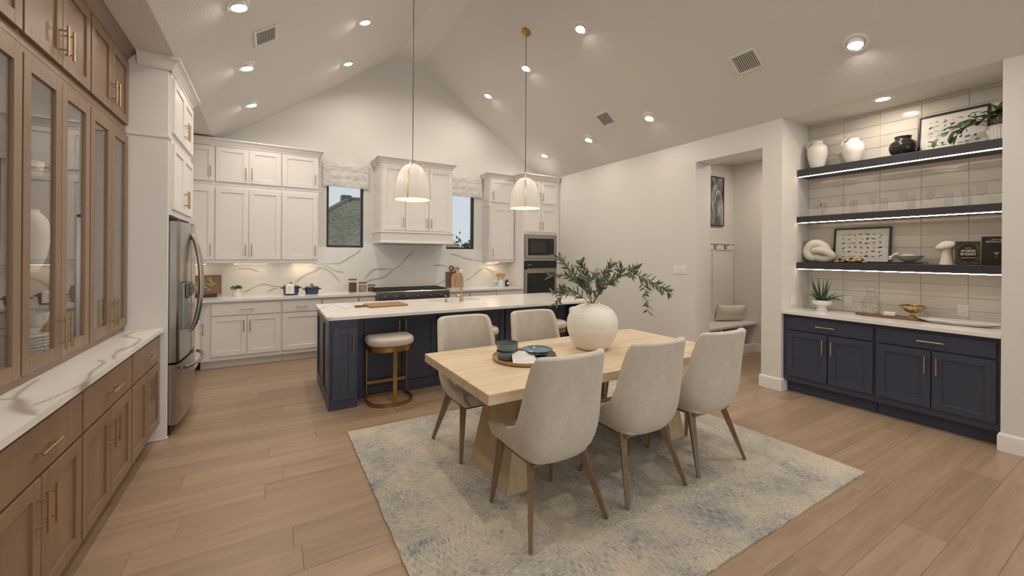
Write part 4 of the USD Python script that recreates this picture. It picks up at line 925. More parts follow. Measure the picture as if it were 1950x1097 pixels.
def strokes(W, H, rows, cols, seed):
    rg = np.random.default_rng(seed); g = []
    for r in range(rows):
        for c in range(cols):
            if rg.random() < .04: continue
            cx = -W / 2 + W * (c + .5) / cols + rg.uniform(-.006, .006); cz = -H / 2 + H * (r + .5) / rows + rg.uniform(-.004, .004)
            for _ in range(rg.integers(2, 4)):
                ang = rg.choice([0, .2, -.2, 1.2, 1.5, .8]) + rg.normal() * .15; L = rg.uniform(.35, .9) * W / cols * (.55 if abs(ang) > 1 else 1); b = rg.uniform(-.5, .5)
                s = np.linspace(-.5, .5, 9); px = cx + L * (s * math.cos(ang) - b * (s * s - .1) * math.sin(ang)); pz = cz + L * (s * math.sin(ang) + b * (s * s - .1) * math.cos(ang))
                w = rg.choice([.0008, .0014, .0026, .0042]) * (1 - (2 * s) ** 4 * .8)
                nx_, nz = -math.sin(ang), math.cos(ang); k = rg.uniform(-.7, .7); cx += k * W / cols * .3; cz += rg.uniform(-1, 1) * H / rows * .3
                V = np.concatenate([np.c_[px - nx_ * w, np.zeros(9), pz - nz * w], np.c_[px + nx_ * w, np.zeros(9), pz + nz * w]]); n = 9
                F = np.array([[i, i + 1, n + i + 1] for i in range(n - 1)] + [[i, n + i + 1, n + i] for i in range(n - 1)])
                g.append((V, F))
    return join(*g)
def art(lab, y, z, W, H, seed, xb):
    """A framed print leaning on the tiles: local X to the right seen from the room, Y into the wall."""
    t = thing('framed_print', lab, 'picture', (xb, y, z), -90, 'framed ink prints'); R = rotm('x', -5.5)
    tr = lambda g: T(g, R)
    part(t, 'frame', tr(frame4(-W / 2, W / 2, 0, H, .017, -.012, .012)), FRB, smooth=False)
    part(t, 'backing', tr(box(-W / 2 + .01, W / 2 - .01, .003, .010, .01, H - .01)), MAT, smooth=False, label='white paper of the print')
    part(t, 'ink_marks', tr(T(strokes(W * .74, H * .74, 6, 7, seed), t=(0, .0022, H / 2))), INK, smooth=False, label='rows of small black brush marks')
    part(t, 'glazing', tr(box(-W / 2 + .012, W / 2 - .012, -.004, -.0025, .012, H - .012)), FGL, smooth=False)
art('black-framed ink print leaning on the top shelf behind the plant', 1.195, S1, .478, .385, 4, NX - .066)
art('black-framed ink print leaning on the bottom shelf behind the gold chain', 1.885, S3, .505, .392, 8, NX - .066)
def ribbed(r0, r1, h, n=96, k=24, amp=.0022):
    prof = [(.001, 0, 0), (r0, 0, 1), (r1, h, 1), (r1 - .006, h, 0), (r1 - .010, h * .8, 0), (.001, h * .78, 0)]; a = np.arange(n) * 2 * PI / n
    V = np.concatenate([np.c_[(r + f * amp * np.cos(k * a)) * np.cos(a), (r + f * amp * np.cos(k * a)) * np.sin(a), np.full(n, z)] for r, z, f in prof])
    return (V, grid_faces(len(prof), n, False, True)[:, ::-1])
GREEN = leafmat('trailing_leaf', (.022, .065, .024), (.06, .125, .045)); SOIL = pbr('potting_soil', (.03, .022, .016), .95)
t = thing('potted_plant', 'trailing green plant in a white ribbed pot at the right end of the top shelf', 'plant', (5.46, .885, S1))
part(t, 'pot', ribbed(.062, .071, .135), CERAM, smooth=40); part(t, 'soil', T(lathe([(.001, .004), (.060, 0)], 24), t=(0, 0, .118)), SOIL)
rg = np.random.default_rng(21); g = []
for k in range(15):
    if k < 9: end = np.array([-rg.uniform(.02, .13), rg.uniform(.04, .36), rg.uniform(-.06, .10)])
    else: end = np.array([rg.uniform(-.12, .08), rg.uniform(-.04, .12), rg.uniform(.10, .20)])
    s = np.array([rg.uniform(-.03, .03), rg.uniform(-.03, .03), .12]); e = s + end; e[2] = max(e[2], .03); e[1] = max(e[1], -.07)
    q = spline([s, (s + e) / 2 + [0, 0, .07], e], 10); g.append(tube(q, .0022, 5))
    for f in (5, 7, 9):
        d = q[f] - q[f - 1] + rg.normal(size=3) * .012; d[0] -= .004; L = rg.uniform(.06, .10)
        if q[f][1] + d[1] / np.linalg.norm(d) * L < -.085: d[1] = abs(d[1])
        part(t, 'leaf', leaf(q[f], d, (-.5, .1, 1), L, rg.uniform(.042, .066), .25, .15, 5), GREEN, smooth=60)
part(t, 'stem', join(*g), STEM)
# glasses, alternating stemmed and straight
TB = proto_class('tumbler')
tp = [(.001, 0), (.029, 0), (.0305, .004), (.0315, .142), (.0308, .1435), (.030, .142), (.0290, .016), (.001, .014)]
part(TB, 'bowl', lathe(tp, 36), GLASS, smooth=40)
SG = proto_class('stem_glass')
gp = np.r_[[(.001, 0), (.028, 0), (.028, .0015), (.006, .004), (.003, .010), (.003, .085)], smoothprof([(.005, .091), (.021, .105), (.032, .135), (.033, .16), (.029, .195)], 16), [(.0283, .1955), (.0278, .195)], smoothprof([(.0318, .16), (.0308, .135), (.020, .107), (.001, .096)], 14)]
part(SG, 'bowl', lathe(gp[5:], 36), GLASS, smooth=50); part(SG, 'stem', lathe(gp[:6], 24), GLASS, smooth=50)
ordn = ['leftmost', 'second from left', 'third from left', 'fourth from left', 'fifth from left', 'rightmost']
for k, y in enumerate((2.175, 1.896, 1.640, 1.434, 1.176, 1.060)):
    from_class(TB, 'tumbler', f'clear straight drinking glass, {ordn[k]} of six on the middle shelf', 'glass', (5.42, y, S2), 0, 'straight glasses on the middle shelf')
for k, y in enumerate((2.262, 2.021, 1.759, 1.518, 1.319, .985)):
    from_class(SG, 'stem_glass', f'clear stemmed wine glass, {ordn[k]} of six on the middle shelf', 'glass', (5.505, y, S2), 0, 'stemmed glasses on the middle shelf')
# bottom shelf
def yz(pts, x=0.0): return [(x, -a, b) if len((a, b)) == 2 else None for a, b in pts]
kk = lambda pts: spline([(d, -r, u) for r, u, d in pts], 40)
kA = kk([(-.055, .050, .01), (-.112, .085, .0), (-.118, .135, .0), (-.085, .198, -.005), (-.015, .215, .0), (.045, .170, .01), (.055, .110, .02)])
kB = kk([(-.055, .130, -.02), (.015, .138, -.04), (.085, .115, -.035), (.112, .075, -.01), (.075, .045, .0), (.0, .048, .0), (-.07, .055, .01)])
rA = .052 * np.interp(np.linspace(0, 1, 40), [0, .1, .5, .9, 1], [.85, 1.05, 1, .9, .7]); rB = .041 * np.interp(np.linspace(0, 1, 40), [0, .2, .5, .8, 1], [.9, 1.05, 1, 1.1, 1.0])
t = thing('knot_sculpture', 'cream stone knot sculpture at the left of the bottom shelf', 'sculpture', (5.47, 2.222, S3 + .003))
part(t, 'loop', tube(kA, rA, 20), PLASTER, smooth=60); part(t, 'loop', tube(kB, rB, 20), PLASTER, smooth=60)
t = thing('chain_ornament', 'polished gold chain-link ornament lying in front of the framed print', 'ornament', (5.41, 1.90, S3))
for k, (y, z, u, v) in enumerate(((.135, .014, (1, 0, 0), (0, 1, 0)), (.085, .030, (.2, .9, .3), (-.6, 0, .8)), (.035, .026, (.9, .3, 0), (-.1, .8, .5)), (-.015, .038, (.3, .9, 0), (-.3, .1, .9)), (-.065, .028, (.9, -.3, 0), (.1, .8, -.5)), (-.115, .014, (1, 0, 0), (0, 1, 0)))):
    u = np.array(u, float); u /= np.linalg.norm(u); v = np.array(v, float); v = v - u * (u @ v); v /= np.linalg.norm(v)
    part(t, 'link', tube(torus_pts((0, y, z), .032, u, v * .8, 30), .0115, 10, False), GOLDP, smooth=60)
BOOKB = pbr('dark_blue_book', (.025, .03, .042), .6); PAPER = pbr('book_pages', (.72, .68, .58), .85)
def flatbook(lab, loc, W, D, h, mt, rz=0):
    t = thing('book', lab, 'book', loc, rz)
    part(t, 'cover', join(cbox(-W / 2, W / 2, -D / 2, D / 2, 0, .003), cbox(-W / 2, W / 2, -D / 2, D / 2, h - .003, h), cbox(-W / 2, -W / 2 + .003, -D / 2, D / 2, .003, h - .003)), mt, smooth=False)
    part(t, 'pages', box(-W / 2 + .004, W / 2 - .004, -D / 2 + .004, D / 2 - .004, .0031, h - .0031), PAPER, smooth=False)
flatbook('thin dark blue book lying flat under the grey fluted dish', (5.47, 1.462, S3), .17, .24, .018, BOOKB)
DISHM = pbr('grey_fluted_stone', (.42, .40, .375), .55)
def fluted(prof, n=96, k=18, amp=.05):
    a = np.arange(n) * 2 * PI / n; V = np.concatenate([np.c_[r * (1 + amp * s * np.cos(k * a)) * np.cos(a), r * (1 + amp * s * np.cos(k * a)) * np.sin(a), np.full(n, z)] for r, z, s in prof])
    return (V, grid_faces(len(prof), n, False, True)[:, ::-1])
solo('fluted_dish', fluted([(.001, 0, 0), (.03, 0, 0), (.066, .018, .5), (.092, .042, 1), (.109, .064, 1), (.104, .064, 1), (.087, .044, 1), (.06, .02, .5), (.001, .012, 0)]), DISHM, 'grey fluted shallow dish on the flat blue book', 'dish', (5.47, 1.462, S3 + .0187), smooth=50)
t = thing('bead_garland', 'garland of cream wooden beads heaped in the fluted dish', 'beads', (5.47, 1.462, S3 + .0187))
rg = np.random.default_rng(3); path = [np.array([  .045 * math.cos(a) * f - .012, .058 * math.sin(a) * f, .058 + .012 * (1 - f)]) for a, f in zip(np.linspace(0, 9, 20), np.linspace(1, .35, 20))]
path += [np.array([-.025, .082 + .010 * k, .082 - .002 * k * k]) for k in range(6)] + [np.array([-.028, .135, .03 - .02 * k + .02]) for k in range(2)]
for q in path: part(t, 'bead', sphere(q, .0135, 1), PLASTER, smooth=60)
t = thing('mushroom_sculpture', 'cream stone mushroom sculpture with a slanted cap on the bottom shelf', 'sculpture', (5.46, 1.195, S3))
part(t, 'base', lathe(smoothprof([(.001, 0), (.052, 0), (.050, .01), (.039, .07), (.036, .11), (.040, .15), (.001, .16)], 30), 40), PLASTER, smooth=60)
cap = sphere((0, 0, 0), 1.0, 3, (.066, .080, .046)); cv_ = cap[0]; cv_[:, 2] = np.where(cv_[:, 2] < 0, cv_[:, 2] * .75, cv_[:, 2] * (1 + .2 * np.cos(cv_[:, 1] * 30)))
part(t, 'cap', T((cv_, cap[1]), rotm('x', -14), (0, 0, .168)), PLASTER, smooth=60)
GOLDF = pbr('gold_foil', (.55, .42, .16), .35, .8); CREAMF = pbr('cream_print', (.78, .72, .58), .6)
def upbook(lab, loc, rz, W, H, D, cov, deco):
    t = thing('book', lab, 'book', loc, rz)
    part(t, 'cover', join(cbox(-W / 2, W / 2, 0, .003, 0, H), cbox(-W / 2, W / 2, D - .003, D, 0, H), cbox(-W / 2, -W / 2 + .003, .003, D - .003, 0, H)), cov, smooth=False)
    part(t, 'pages', box(-W / 2 + .004, W / 2 - .004, .0031, D - .0031, .003, H - .004), PAPER, smooth=False)
    for name, g, mt, l in deco: part(t, name, g, mt, smooth=False, label=l)
def txt(s, h, cx, z, w=None, y=-.0006):
    m = meshkit.text_mesh(s, h, .0008, True); v = np.array(m.vertices); L = v[:, 0].max() - v[:, 0].min(); k = 1 if w is None else w / L
    v = np.c_[(v[:, 0] - v[:, 0].min() - L / 2) * k + cx, y - .0004 + v[:, 2] * .5, z + v[:, 1]]
    return (v, np.array(m.faces))
ell = lambda a, b, z, y: (np.array([[0, y, z]] + [[a * math.cos(q), y, z + b * math.sin(q)] for q in np.linspace(0, 2 * PI, 48, False)]), np.array([[0, 1 + k, 1 + (k + 1) % 48] for k in range(48)]))
OLVG = usdkit.material(stage, L_ + 'whiskey_cover', {'tc': ('texture_coordinate', {}), 'v': ('voronoi_texture', dict(scale=70.0)), 'r': ('rgb_ramp', dict(ramp=[(.25, (.14, .11, .03)), (.5, (.03, .035, .02))])), 'p': ('principled_bsdf', dict(roughness=.5))}, [('tc.object', 'v.vector'), ('v.distance', 'r.fac'), ('r.color', 'p.base_color')], surface='p.BSDF')
BKK = pbr('book_black', (.012, .012, .011), .5)
upbook('black and gold whiskey book standing upright on the bottom shelf', (5.42, 1.052, S3), -62, .155, .213, .028, OLVG, [('emblem', ell(.060, .080, .108, -.0004), BKK, 'black oval emblem'),
    ('title', join(txt('BOURBON', .020, 0, .118, .088), txt('WHISKEY', .023, 0, .088, .104), txt('THE BOOK OF', .006, 0, .150, .045)), CREAMF, 'title lettering in cream'), ('gold_bar', box(-.045, .045, -.0012, -.0004, .062, .068), GOLDF, None)])
glassicon = join((np.array([[-.020, -.0008, .115], [.020, -.0008, .115], [0, -.0008, .092]]), np.array([[0, 2, 1]])), box(-.001, .001, -.001, -.0004, .072, .092), box(-.010, .010, -.001, -.0004, .070, .0725))
upbook('taller black cocktail book half hidden by the right edge of the niche', (5.50, .898, S3), -66, .165, .255, .030, pbr('cocktail_cover', (.022, .014, .012), .45), [('title', join(txt('THE ART OF', .008, 0, .225, .062), txt('MIXOLOGY', .014, 0, .203, .125)), CREAMF, 'title lettering in cream'), ('cocktail_glass_mark', glassicon, GOLDF, None)])

# ------------------------------------------------------------------ bar niche: on the worktop
CT = .9148
ALOE = leafmat('aloe_leaf', (.045, .10, .045), (.085, .165, .08))
t = thing('aloe_plant', 'spiky green aloe in a white footed bowl on the bar worktop', 'plant', (5.40, 2.175, CT))
part(t, 'footed_pot', lathe(np.r_[smoothprof([(.001, 0), (.058, 0), (.056, .008), (.042, .035), (.039, .048), (.060, .064), (.087, .078), (.091, .095), (.087, .122)], 30), [(.080, .122), (.08, .10), (.001, .095)]], 44), CERAM, smooth=60)
part(t, 'soil', T(lathe([(.001, .006), (.080, 0)], 24), t=(0, 0, .106)), SOIL)
rg = np.random.default_rng(8)
for k in range(24):
    az = k * 2.4 + rg.uniform(-.3, .3); inc = rg.uniform(.15, .5) if k < 10 else rg.uniform(.55, 1.15); L = rg.uniform(.25, .31) if k < 10 else rg.uniform(.20, .31)
    d = np.array([math.cos(az) * math.sin(inc), math.sin(az) * math.sin(inc), math.cos(inc)])
    if d[0] > 0 : d[0] *= .55
    if d[1] > .3: d[1] *= .75
    s = np.array([math.cos(az) * .02, math.sin(az) * .02, .108]); q = [s + d * L * f + np.array([0, 0, (-.10 if k >= 10 else .0) * f * f * inc]) for f in np.linspace(0, 1, 8)]
    part(t, 'leaf', T(tube(q, .0105 * (1 - np.linspace(0, .97, 8) ** 1.3), 6), np.eye(3)), ALOE, smooth=60)
OUTW = pbr('outlet_white', (.80, .79, .78), .35); SLOT = pbr('outlet_slot', (.05, .05, .05), .6)
def outlet(lab, y, z):
    t = thing('wall_outlet', lab, 'outlet', (NX - .0135, y, z), -90, 'wall outlets')
    part(t, 'plate', cbox(-.038, .038, -.006, 0, -.058, .058, .002), OUTW, smooth=False)
    for zz in (-.026, .026):
        part(t, 'socket', cbox(-.017, .017, -.008, -.006, zz - .015, zz + .015, .003), OUTW)
        part(t, 'slots', join(box(-.008, -.006, -.0085, -.008, zz - .002, zz + .008), box(.006, .008, -.0085, -.008, zz - .002, zz + .008), box(-.002, .002, -.0085, -.008, zz - .011, zz - .007)), SLOT, smooth=False)
outlet('white wall outlet on the tiles between aloe and glass decanter', 2.008, 1.03); outlet('white wall outlet on the tiles above the oval platter', 1.122, 1.03)
BOARDD = wood('walnut_board', (.10, .048, .022), (.23, .12, .055), 1, .45, 1.5, False, 0, .08)
o = superell(.078, .272, 3.0, 60); o *= (1 + .05 * np.sin(np.arange(60) * .9))[:, None]
solo('wood_riser', pad(o, 0, .022, .006, 3), BOARDD, 'long live-edge walnut board under the decanter and gold bowl', 'board', (5.43, 1.585, CT), smooth=40)
dp = smoothprof([(.001, .004), (.052, .004), (.074, .03), (.082, .075), (.074, .125), (.047, .18), (.034, .215), (.038, .25), (.052, .278)], 46)
solo('glass_decanter', lathe(np.r_[[(.001, 0)], smoothprof([(.054, 0), (.0765, .028), (.0843, .075), (.0765, .126), (.0495, .181), (.0362, .215), (.0402, .25), (.0543, .279)], 30), dp[::-1]], 52), GLASS, 'clear bulbous glass decanter on the walnut board', 'decanter', (5.44, 1.745, CT + .0225), smooth=50)
for k in range(2):
    g = pad(superell(.050 - .003 * k, .050 - .003 * k, 6, 40), 0, .018, .006, 3)
    solo('small_dish', g, CERAMG, ('lower', 'upper')[k] + ' of two small white square dishes stacked beside the gold bowl', 'dish', (5.43, 1.59, CT + .0225 + .0185 * k), 12 * k, 'small white dishes', smooth=40)
gb = smoothprof([(.001, 0), (.040, 0), (.038, .006), (.018, .022), (.015, .04), (.038, .05), (.072, .075), (.097, .118)], 30)
solo('gold_bowl', fluted([(r, z, 1.0 if z > .06 else 0) for r, z in gb] + [(.094, .118, 1), (.069, .079, 1), (.001, .056, 0)], 96, 28, .012), pbr('gold_glass', (.50, .38, .17), .18, .85), 'footed gold bowl on the right end of the walnut board', 'bowl', (5.445, 1.425, CT + .0225), smooth=50)
pl = superell(.118, .275, 2.3, 64)
def platter():
    V, n = [], 64; c = np.zeros(2)
    for s, z in ((.0, .0), (.55, .0), (.70, .003), (1.0, .034), (.985, .037), (.70, .010), (.5, .007), (.0, .007)): V.append(np.c_[pl * max(s, .002), np.full(n, z)])
    F = grid_faces(8, n, False, True); V = np.vstack(V)
    if trimesh.Trimesh(V, F, process=False).volume < 0: F = F[:, ::-1]
    return (V, F)
solo('oval_platter', platter(), CERAMG, 'large white oval platter at the right end of the bar worktop', 'platter', (5.43, 1.115, CT), 4, smooth=50)
def switch(name, lab, loc, rz, gangs):
    t = thing(name, lab, 'light switch', loc, rz); W = .046 * gangs + .03
    part(t, 'plate', cbox(-W / 2, W / 2, -.006, 0, -.058, .058, .002), OUTW, smooth=False)
    for k in range(gangs):
        x = (k - (gangs - 1) / 2) * .046; part(t, 'rocker', cbox(x - .0165, x + .0165, -.0095, -.005, -.034, .034, .002), OUTW, smooth=False)
switch('light_switch', 'white four-gang rocker switch plate on the wall right of the kitchen', (XR - .0005, 3.744, 1.331), -90, 4)
switch('light_switch', 'white two-gang switch plate on the left side wall of the niche', (5.262, NY[1] - .0005, 1.022), 0, 2)

# ------------------------------------------------------------------ hall nook
t = thing('hall_bench', 'white built-in mudroom bench with three open cubbies beyond the opening', 'bench', (JX + .002, 3.58, 0))
BL = HX - JX - .004
part(t, 'seat', cbox(0, BL, 0, .418, .442, .478, .004), TRIM, smooth=False)
part(t, 'base', cbox(0, BL, .025, .418, 0, .135), TRIM, smooth=False)
for x in (0, .41, .94, BL - .04): part(t, 'divider', cbox(x, x + .04, .02, .40, .135, .442), TRIM, smooth=False)
part(t, 'back_board', box(.0, BL, .40, .418, .135, .442), TRIM, smooth=False)
for x in (.042, .452): part(t, 'cubby_lining', join(box(x, x + (.366 if x < .1 else .486), .388, .399, .137, .440), box(x, x + (.366 if x < .1 else .486), .06, .388, .430, .440), box(x, x + (.366 if x < .1 else .486), .06, .388, .1365, .145)), pbr('cubby_shade_paint', (.07, .05, .038), .6) if x < .1 else '/World/Looks/cubby_shade_paint', smooth=False, label='dark panels painted as the shade inside the cubby')  # added dark panels; the shade of the deep cubbies is in their colour
t = thing('wall_paneling', 'white board-and-batten paneling with a hook rail above the hall bench', 'paneling', (JX + .002, HY - .0005, .479))
part(t, 'panel', box(0, BL, -.012, 0, 0, 1.26), TRIM, smooth=False)
part(t, 'hook_rail', join(cbox(0, BL, -.026, -.012, 1.155, 1.25), cbox(0, BL, -.040, 0, 1.25, 1.268, .003)), TRIM, smooth=False)
for x in (.02, .40, .79, BL - .07): part(t, 'batten', cbox(x, x + .06, -.022, -.012, 0, 1.155, .002), TRIM, smooth=False)
for k, (x, lab) in enumerate(((6.16, 'left black double coat hook on the rail above the bench'), (6.44, 'right black double coat hook on the rail above the bench'))):
    t = thing('coat_hook', lab, 'hook', (x, HY - .0265, 1.685), 0, 'coat hooks')
    part(t, 'plate', cbox(-.011, .011, -.004, 0, -.035, .03, .002), BLACK)
    part(t, 'prong', tube(spline([(0, -.004, .01), (0, -.035, .008), (0, -.055, .02), (0, -.060, .04)], 14), .0055, 8), BLACK); part(t, 'prong', tube(spline([(0, -.004, -.02), (0, -.022, -.034), (0, -.036, -.022), (0, -.036, -.008)], 14), .005, 8), BLACK)
PAINT = usdkit.material(stage, L_ + 'abstract_paint', {'tc': ('texture_coordinate', {}), 'm': ('mapping', dict(scale=(5, 1, 2.2))), 'n': ('noise_texture', dict(scale=1.0, detail=6.0, roughness=.65, distortion=.8)), 'r': ('rgb_ramp', dict(ramp=[(.34, (.03, .03, .035)), (.46, (.14, .14, .15)), (.55, (.34, .33, .34)), (.66, (.62, .60, .58))])), 'p': ('principled_bsdf', dict(roughness=.6))},
    [('tc.object', 'm.vector'), ('m.vector', 'n.vector'), ('n.fac', 'r.fac'), ('r.color', 'p.base_color')], surface='p.BSDF')
t = thing('wall_painting', 'tall grey abstract painting in a thin black frame on the hall wall', 'painting', (6.10, HY - .0005, 2.02))
part(t, 'frame', frame4(-.31, .315, 0, .80, .015, -.03, -.0), FRB, smooth=False); part(t, 'canvas', box(-.30, .305, -.022, -.004, .012, .788), PAINT, smooth=False)
a = np.linspace(-.1, PI + .2, 24); part(t, 'painted_arc', tube(np.c_[.16 + .085 * np.cos(a), np.full(24, -.0225), .40 + .17 * np.sin(a)], .0045, 6), MAT, label='thin white painted arc')
def pillow():
    n = 28; u, v = np.meshgrid(np.linspace(-1, 1, n), np.linspace(-1, 1, n), indexing='ij'); pf = (1 - np.abs(u) ** 3.2) * (1 - np.abs(v) ** 3.0); h = .075 * np.clip(pf, 0, 1) ** .55
    X = .255 * u * (1 - .05 * (1 - v * v)); Z = .135 * v * (1 - .07 * (1 - u * u)); wv = .004 * np.sin(v * 46) * pf ** .3
    A = np.stack([X, -h - wv, Z], -1).reshape(-1, 3); B = np.stack([X, h, Z], -1).reshape(-1, 3); F = grid_faces(n, n)
    g = (np.vstack([A, B]), np.vstack([F, F[:, ::-1] + n * n]))
    return g if trimesh.Trimesh(*g, process=False).volume > 0 else (g[0], g[1][:, ::-1])
solo('lumbar_pillow', T(pillow(), rotm('x', 14)), fabric('pillow_knit', (.62, .57, .48), (.82, .78, .69), 120.0, (1, 1, 2), .6), 'cream knitted lumbar pillow on the hall bench', 'pillow', (6.41, 3.85, .616), -22, smooth=60)

# ------------------------------------------------------------------ back worktop
t = thing('cookbook', 'open cookbook with red-brown pages and green salad photo in the kitchen corner', 'book', (-.80, 6.93, CT), 8)
PG = pbr('cookbook_page', (.20, .085, .065), .5, bump=(30.0, .05, .01)); SALAD = speck('salad_print', (.10, .18, .03), (.36, .46, .12)) if 'speck' in globals() else None; rg_c = np.random.default_rng(17)
for s in (-1, 1):
    xs_ = np.linspace(0, 1, 9); X = s * .215 * xs_; Yb = -.03 * np.sin(xs_ * PI) * .6 + .03 * xs_
    q = np.array([[x, y + (.075 if top else 0), .035 + (.265 if top else 0)] for top in (0, 1) for x, y in zip(X, Yb)]); qb = q + [0, .016, 0]
    V = np.vstack([q, qb]); F = grid_faces(2, 9); F = np.vstack([F, F[:, ::-1] + 18])
    rim = np.r_[0:9, 17:8:-1]; nx_ = np.roll(rim, -1); F = np.vstack([F, np.c_[rim, rim + 18, nx_], np.c_[nx_, rim + 18, nx_ + 18]])
    g = (V, F) if trimesh.Trimesh(V, F, process=False).volume > 0 else (V, F[:, ::-1])
    part(t, 'page_block', g, PG if True else PAPER, smooth=30)
sal = []
for k in range(80):
    fx, fz = rg_c.uniform(-.17, .13), rg_c.normal() * .045 + .13; xx = abs(fx) / .215; yb_ = -.018 * math.sin(xx * PI) + .03 * xx + (fz) * .283 - .0015
    sal.append(leaf((fx, yb_, .035 + fz), (rg_c.normal(), 0, rg_c.normal()), (0, -1, .28), rg_c.uniform(.03, .06), rg_c.uniform(.018, .03), 0, 0, 3))
part(t, 'salad_photo', join(*sal), SALAD, smooth=False, label='green salad pictured across the pages')
part(t, 'page_edge', bar((.219, .035, .036), (.219, .110, .30), .006, .006, .02, .02), PAPER, smooth=False)
part(t, 'stand', join(bar((-.16, -.03, .024), (.16, -.03, .024), .024, .024, .05, .05), bar((-.12, .06, .03), (-.12, .13, .24), .012), bar((.12, .06, .03), (.12, .13, .24), .012), bar((-.13, -.05, .006), (-.13, .10, .006), .02, .02, .012, .012), bar((.13, -.05, .006), (.13, .10, .006), .02, .02, .012, .012)), pbr('stand_iron', (.03, .025, .022), .5))
t = thing('small_potted_plant', 'small bright green plant in a white cylinder pot on the back worktop', 'plant', (-.405, 6.92, CT))
part(t, 'pot', lathe([(.001, 0), (.05, 0), (.053, .004), (.055, .108), (.05, .11), (.048, .09), (.001, .088)], 32), CERAMG, smooth=40)
LIME = leafmat('bright_leaf', (.10, .20, .02), (.22, .34, .04)); rg = np.random.default_rng(4); g = []
for k in range(110):
    p_ = np.array([0, 0, .105]) + rg.normal(size=3) * [.022, .022, .012]; d = rg.normal(size=3) * [1, 1, .5] + [0, 0, .5]; g.append(leaf(p_, d, rg.normal(size=3), rg.uniform(.03, .052), rg.uniform(.018, .028), .2, .1, 3))
part(t, 'foliage', join(*g), LIME, smooth=60, kind='stuff')
ENAM = pbr('blue_enamel', (.035, .055, .10), .15); ENAMK = pbr('steel_knob', (.3, .3, .32), .25, .9)
def dutch(lab, x, y, R, H):
    t = thing('dutch_oven', lab, 'pot', (x, y, CT), 0, 'blue dutch ovens')
    part(t, 'body', lathe(smoothprof([(.001, 0), (R * .86, 0), (R * .93, .012), (R, H)], 14).tolist() + [(R * .97, H), (R * .9, .02), (.001, .014)], 44), ENAM, smooth=50)
    part(t, 'lid', lathe(smoothprof([(R * 1.03, H), (R * 1.03, H + .008), (R * .8, H + .024), (R * .3, H + .034), (.001, H + .035)], 16), 44), ENAM, smooth=50)
    part(t, 'knob', lathe(smoothprof([(.009, H + .034), (.009, H + .046), (.021, H + .054), (.020, H + .064), (.001, H + .068)], 14), 24), ENAMK, smooth=50)
    for s in (-1, 1): part(t, 'handle', tube(spline([(s * R * .97, -.035, H - .016), (s * R * 1.22, -.02, H - .012), (s * R * 1.22, .02, H - .012), (s * R * .97, .035, H - .016)], 14), .009, 8), ENAM)
dutch('taller blue dutch oven with a white towel over its front', .262, 6.86, .105, .115); dutch('shallower blue dutch oven beside the one with the towel', .540, 6.86, .096, .088)
def towel():
    n, m = 14, 20; a = np.linspace(-2.35, -1.25, n); s = np.linspace(0, 1, m); A, S = np.meshgrid(a, s, indexing='ij'); over = np.clip((S - .72) / .28, 0, 1)
    R_ = .1085 + .004 * np.sin(A * 14) * (1 - over) - over * .05; z = .020 + .104 * np.clip(S / .72, 0, 1) + .036 * np.sqrt(over)
    top = np.stack([R_ * np.cos(A), R_ * np.sin(A), z], -1).reshape(-1, 3); out = top.copy(); out[:, :2] *= 1.03; out[:, 2] += .003 * (S.ravel() > .72); N = len(top); F = grid_faces(n, m); idx = np.arange(N).reshape(n, m); loop = np.r_[idx[:, 0], idx[-1, 1:], idx[-2::-1, -1], idx[0, -2:0:-1]]; nx_ = np.roll(loop, -1)
    return (np.vstack([top, out]), np.vstack([F[:, ::-1], F + N, np.c_[loop, nx_, loop + N], np.c_[nx_, nx_ + N, loop + N]]))
solo('dish_towel', towel(), CLOTH, 'white dish towel hanging over the front of the taller blue dutch oven', 'towel', (.262, 6.86, CT), smooth=60)
JARG = glass_pane('jar_glass', (.97, .96, .94), 1.3); JLID = wood('jar_lid_wood', (.13, .075, .042), (.24, .15, .09), 0, .5, 1, False, 0, .03)
def jar(lab, x, y, R, H, fill, fh, mt):
    t = thing('storage_jar', lab, 'jar', (x, y, CT), 0, 'lidded storage jars')
    part(t, 'glass', lathe([(.001, 0), (R, 0), (R, H), (R * .92, H + .004)], 32), JARG, smooth=40); part(t, 'contents', lathe(smoothprof([(.001, .004), (R * .93, .004), (R * .95, .02), (R * .95, fh), (.001, fh + .006)], 20), 28), mt, smooth=50)
    part(t, 'lid', lathe([(.001, H + .004), (R * 1.04, H + .004), (R * 1.06, H + .008), (R * 1.06, H + .020), (R * 1.02, H + .024), (.001, H + .024)], 32), JLID, smooth=30)
NUT, OAT, PEC = speck('almonds', (.22, .12, .07), (.10, .05, .03)), speck('oats', (.52, .43, .33), (.36, .28, .20)), speck('pecans', (.22, .13, .085), (.12, .07, .04))
jar('tallest glass jar with wooden lid, left of three on the back worktop', 1.133, 6.92, .060, .185, 0, .145, NUT); jar('middle glass jar of oats with wooden lid on the back worktop', 1.287, 6.92, .057, .128, 0, .098, OAT); jar('shortest glass jar with wooden lid, nearest the range', 1.425, 6.92, .057, .085, 0, .062, PEC)
WAL = wood('walnut', (.085, .042, .022), (.165, .088, .048), 2, .5, 1, False, 0, .04); MAP = wood('maple_board', (.36, .22, .115), (.50, .33, .19), 2, .5, 1, False, 0, .04)
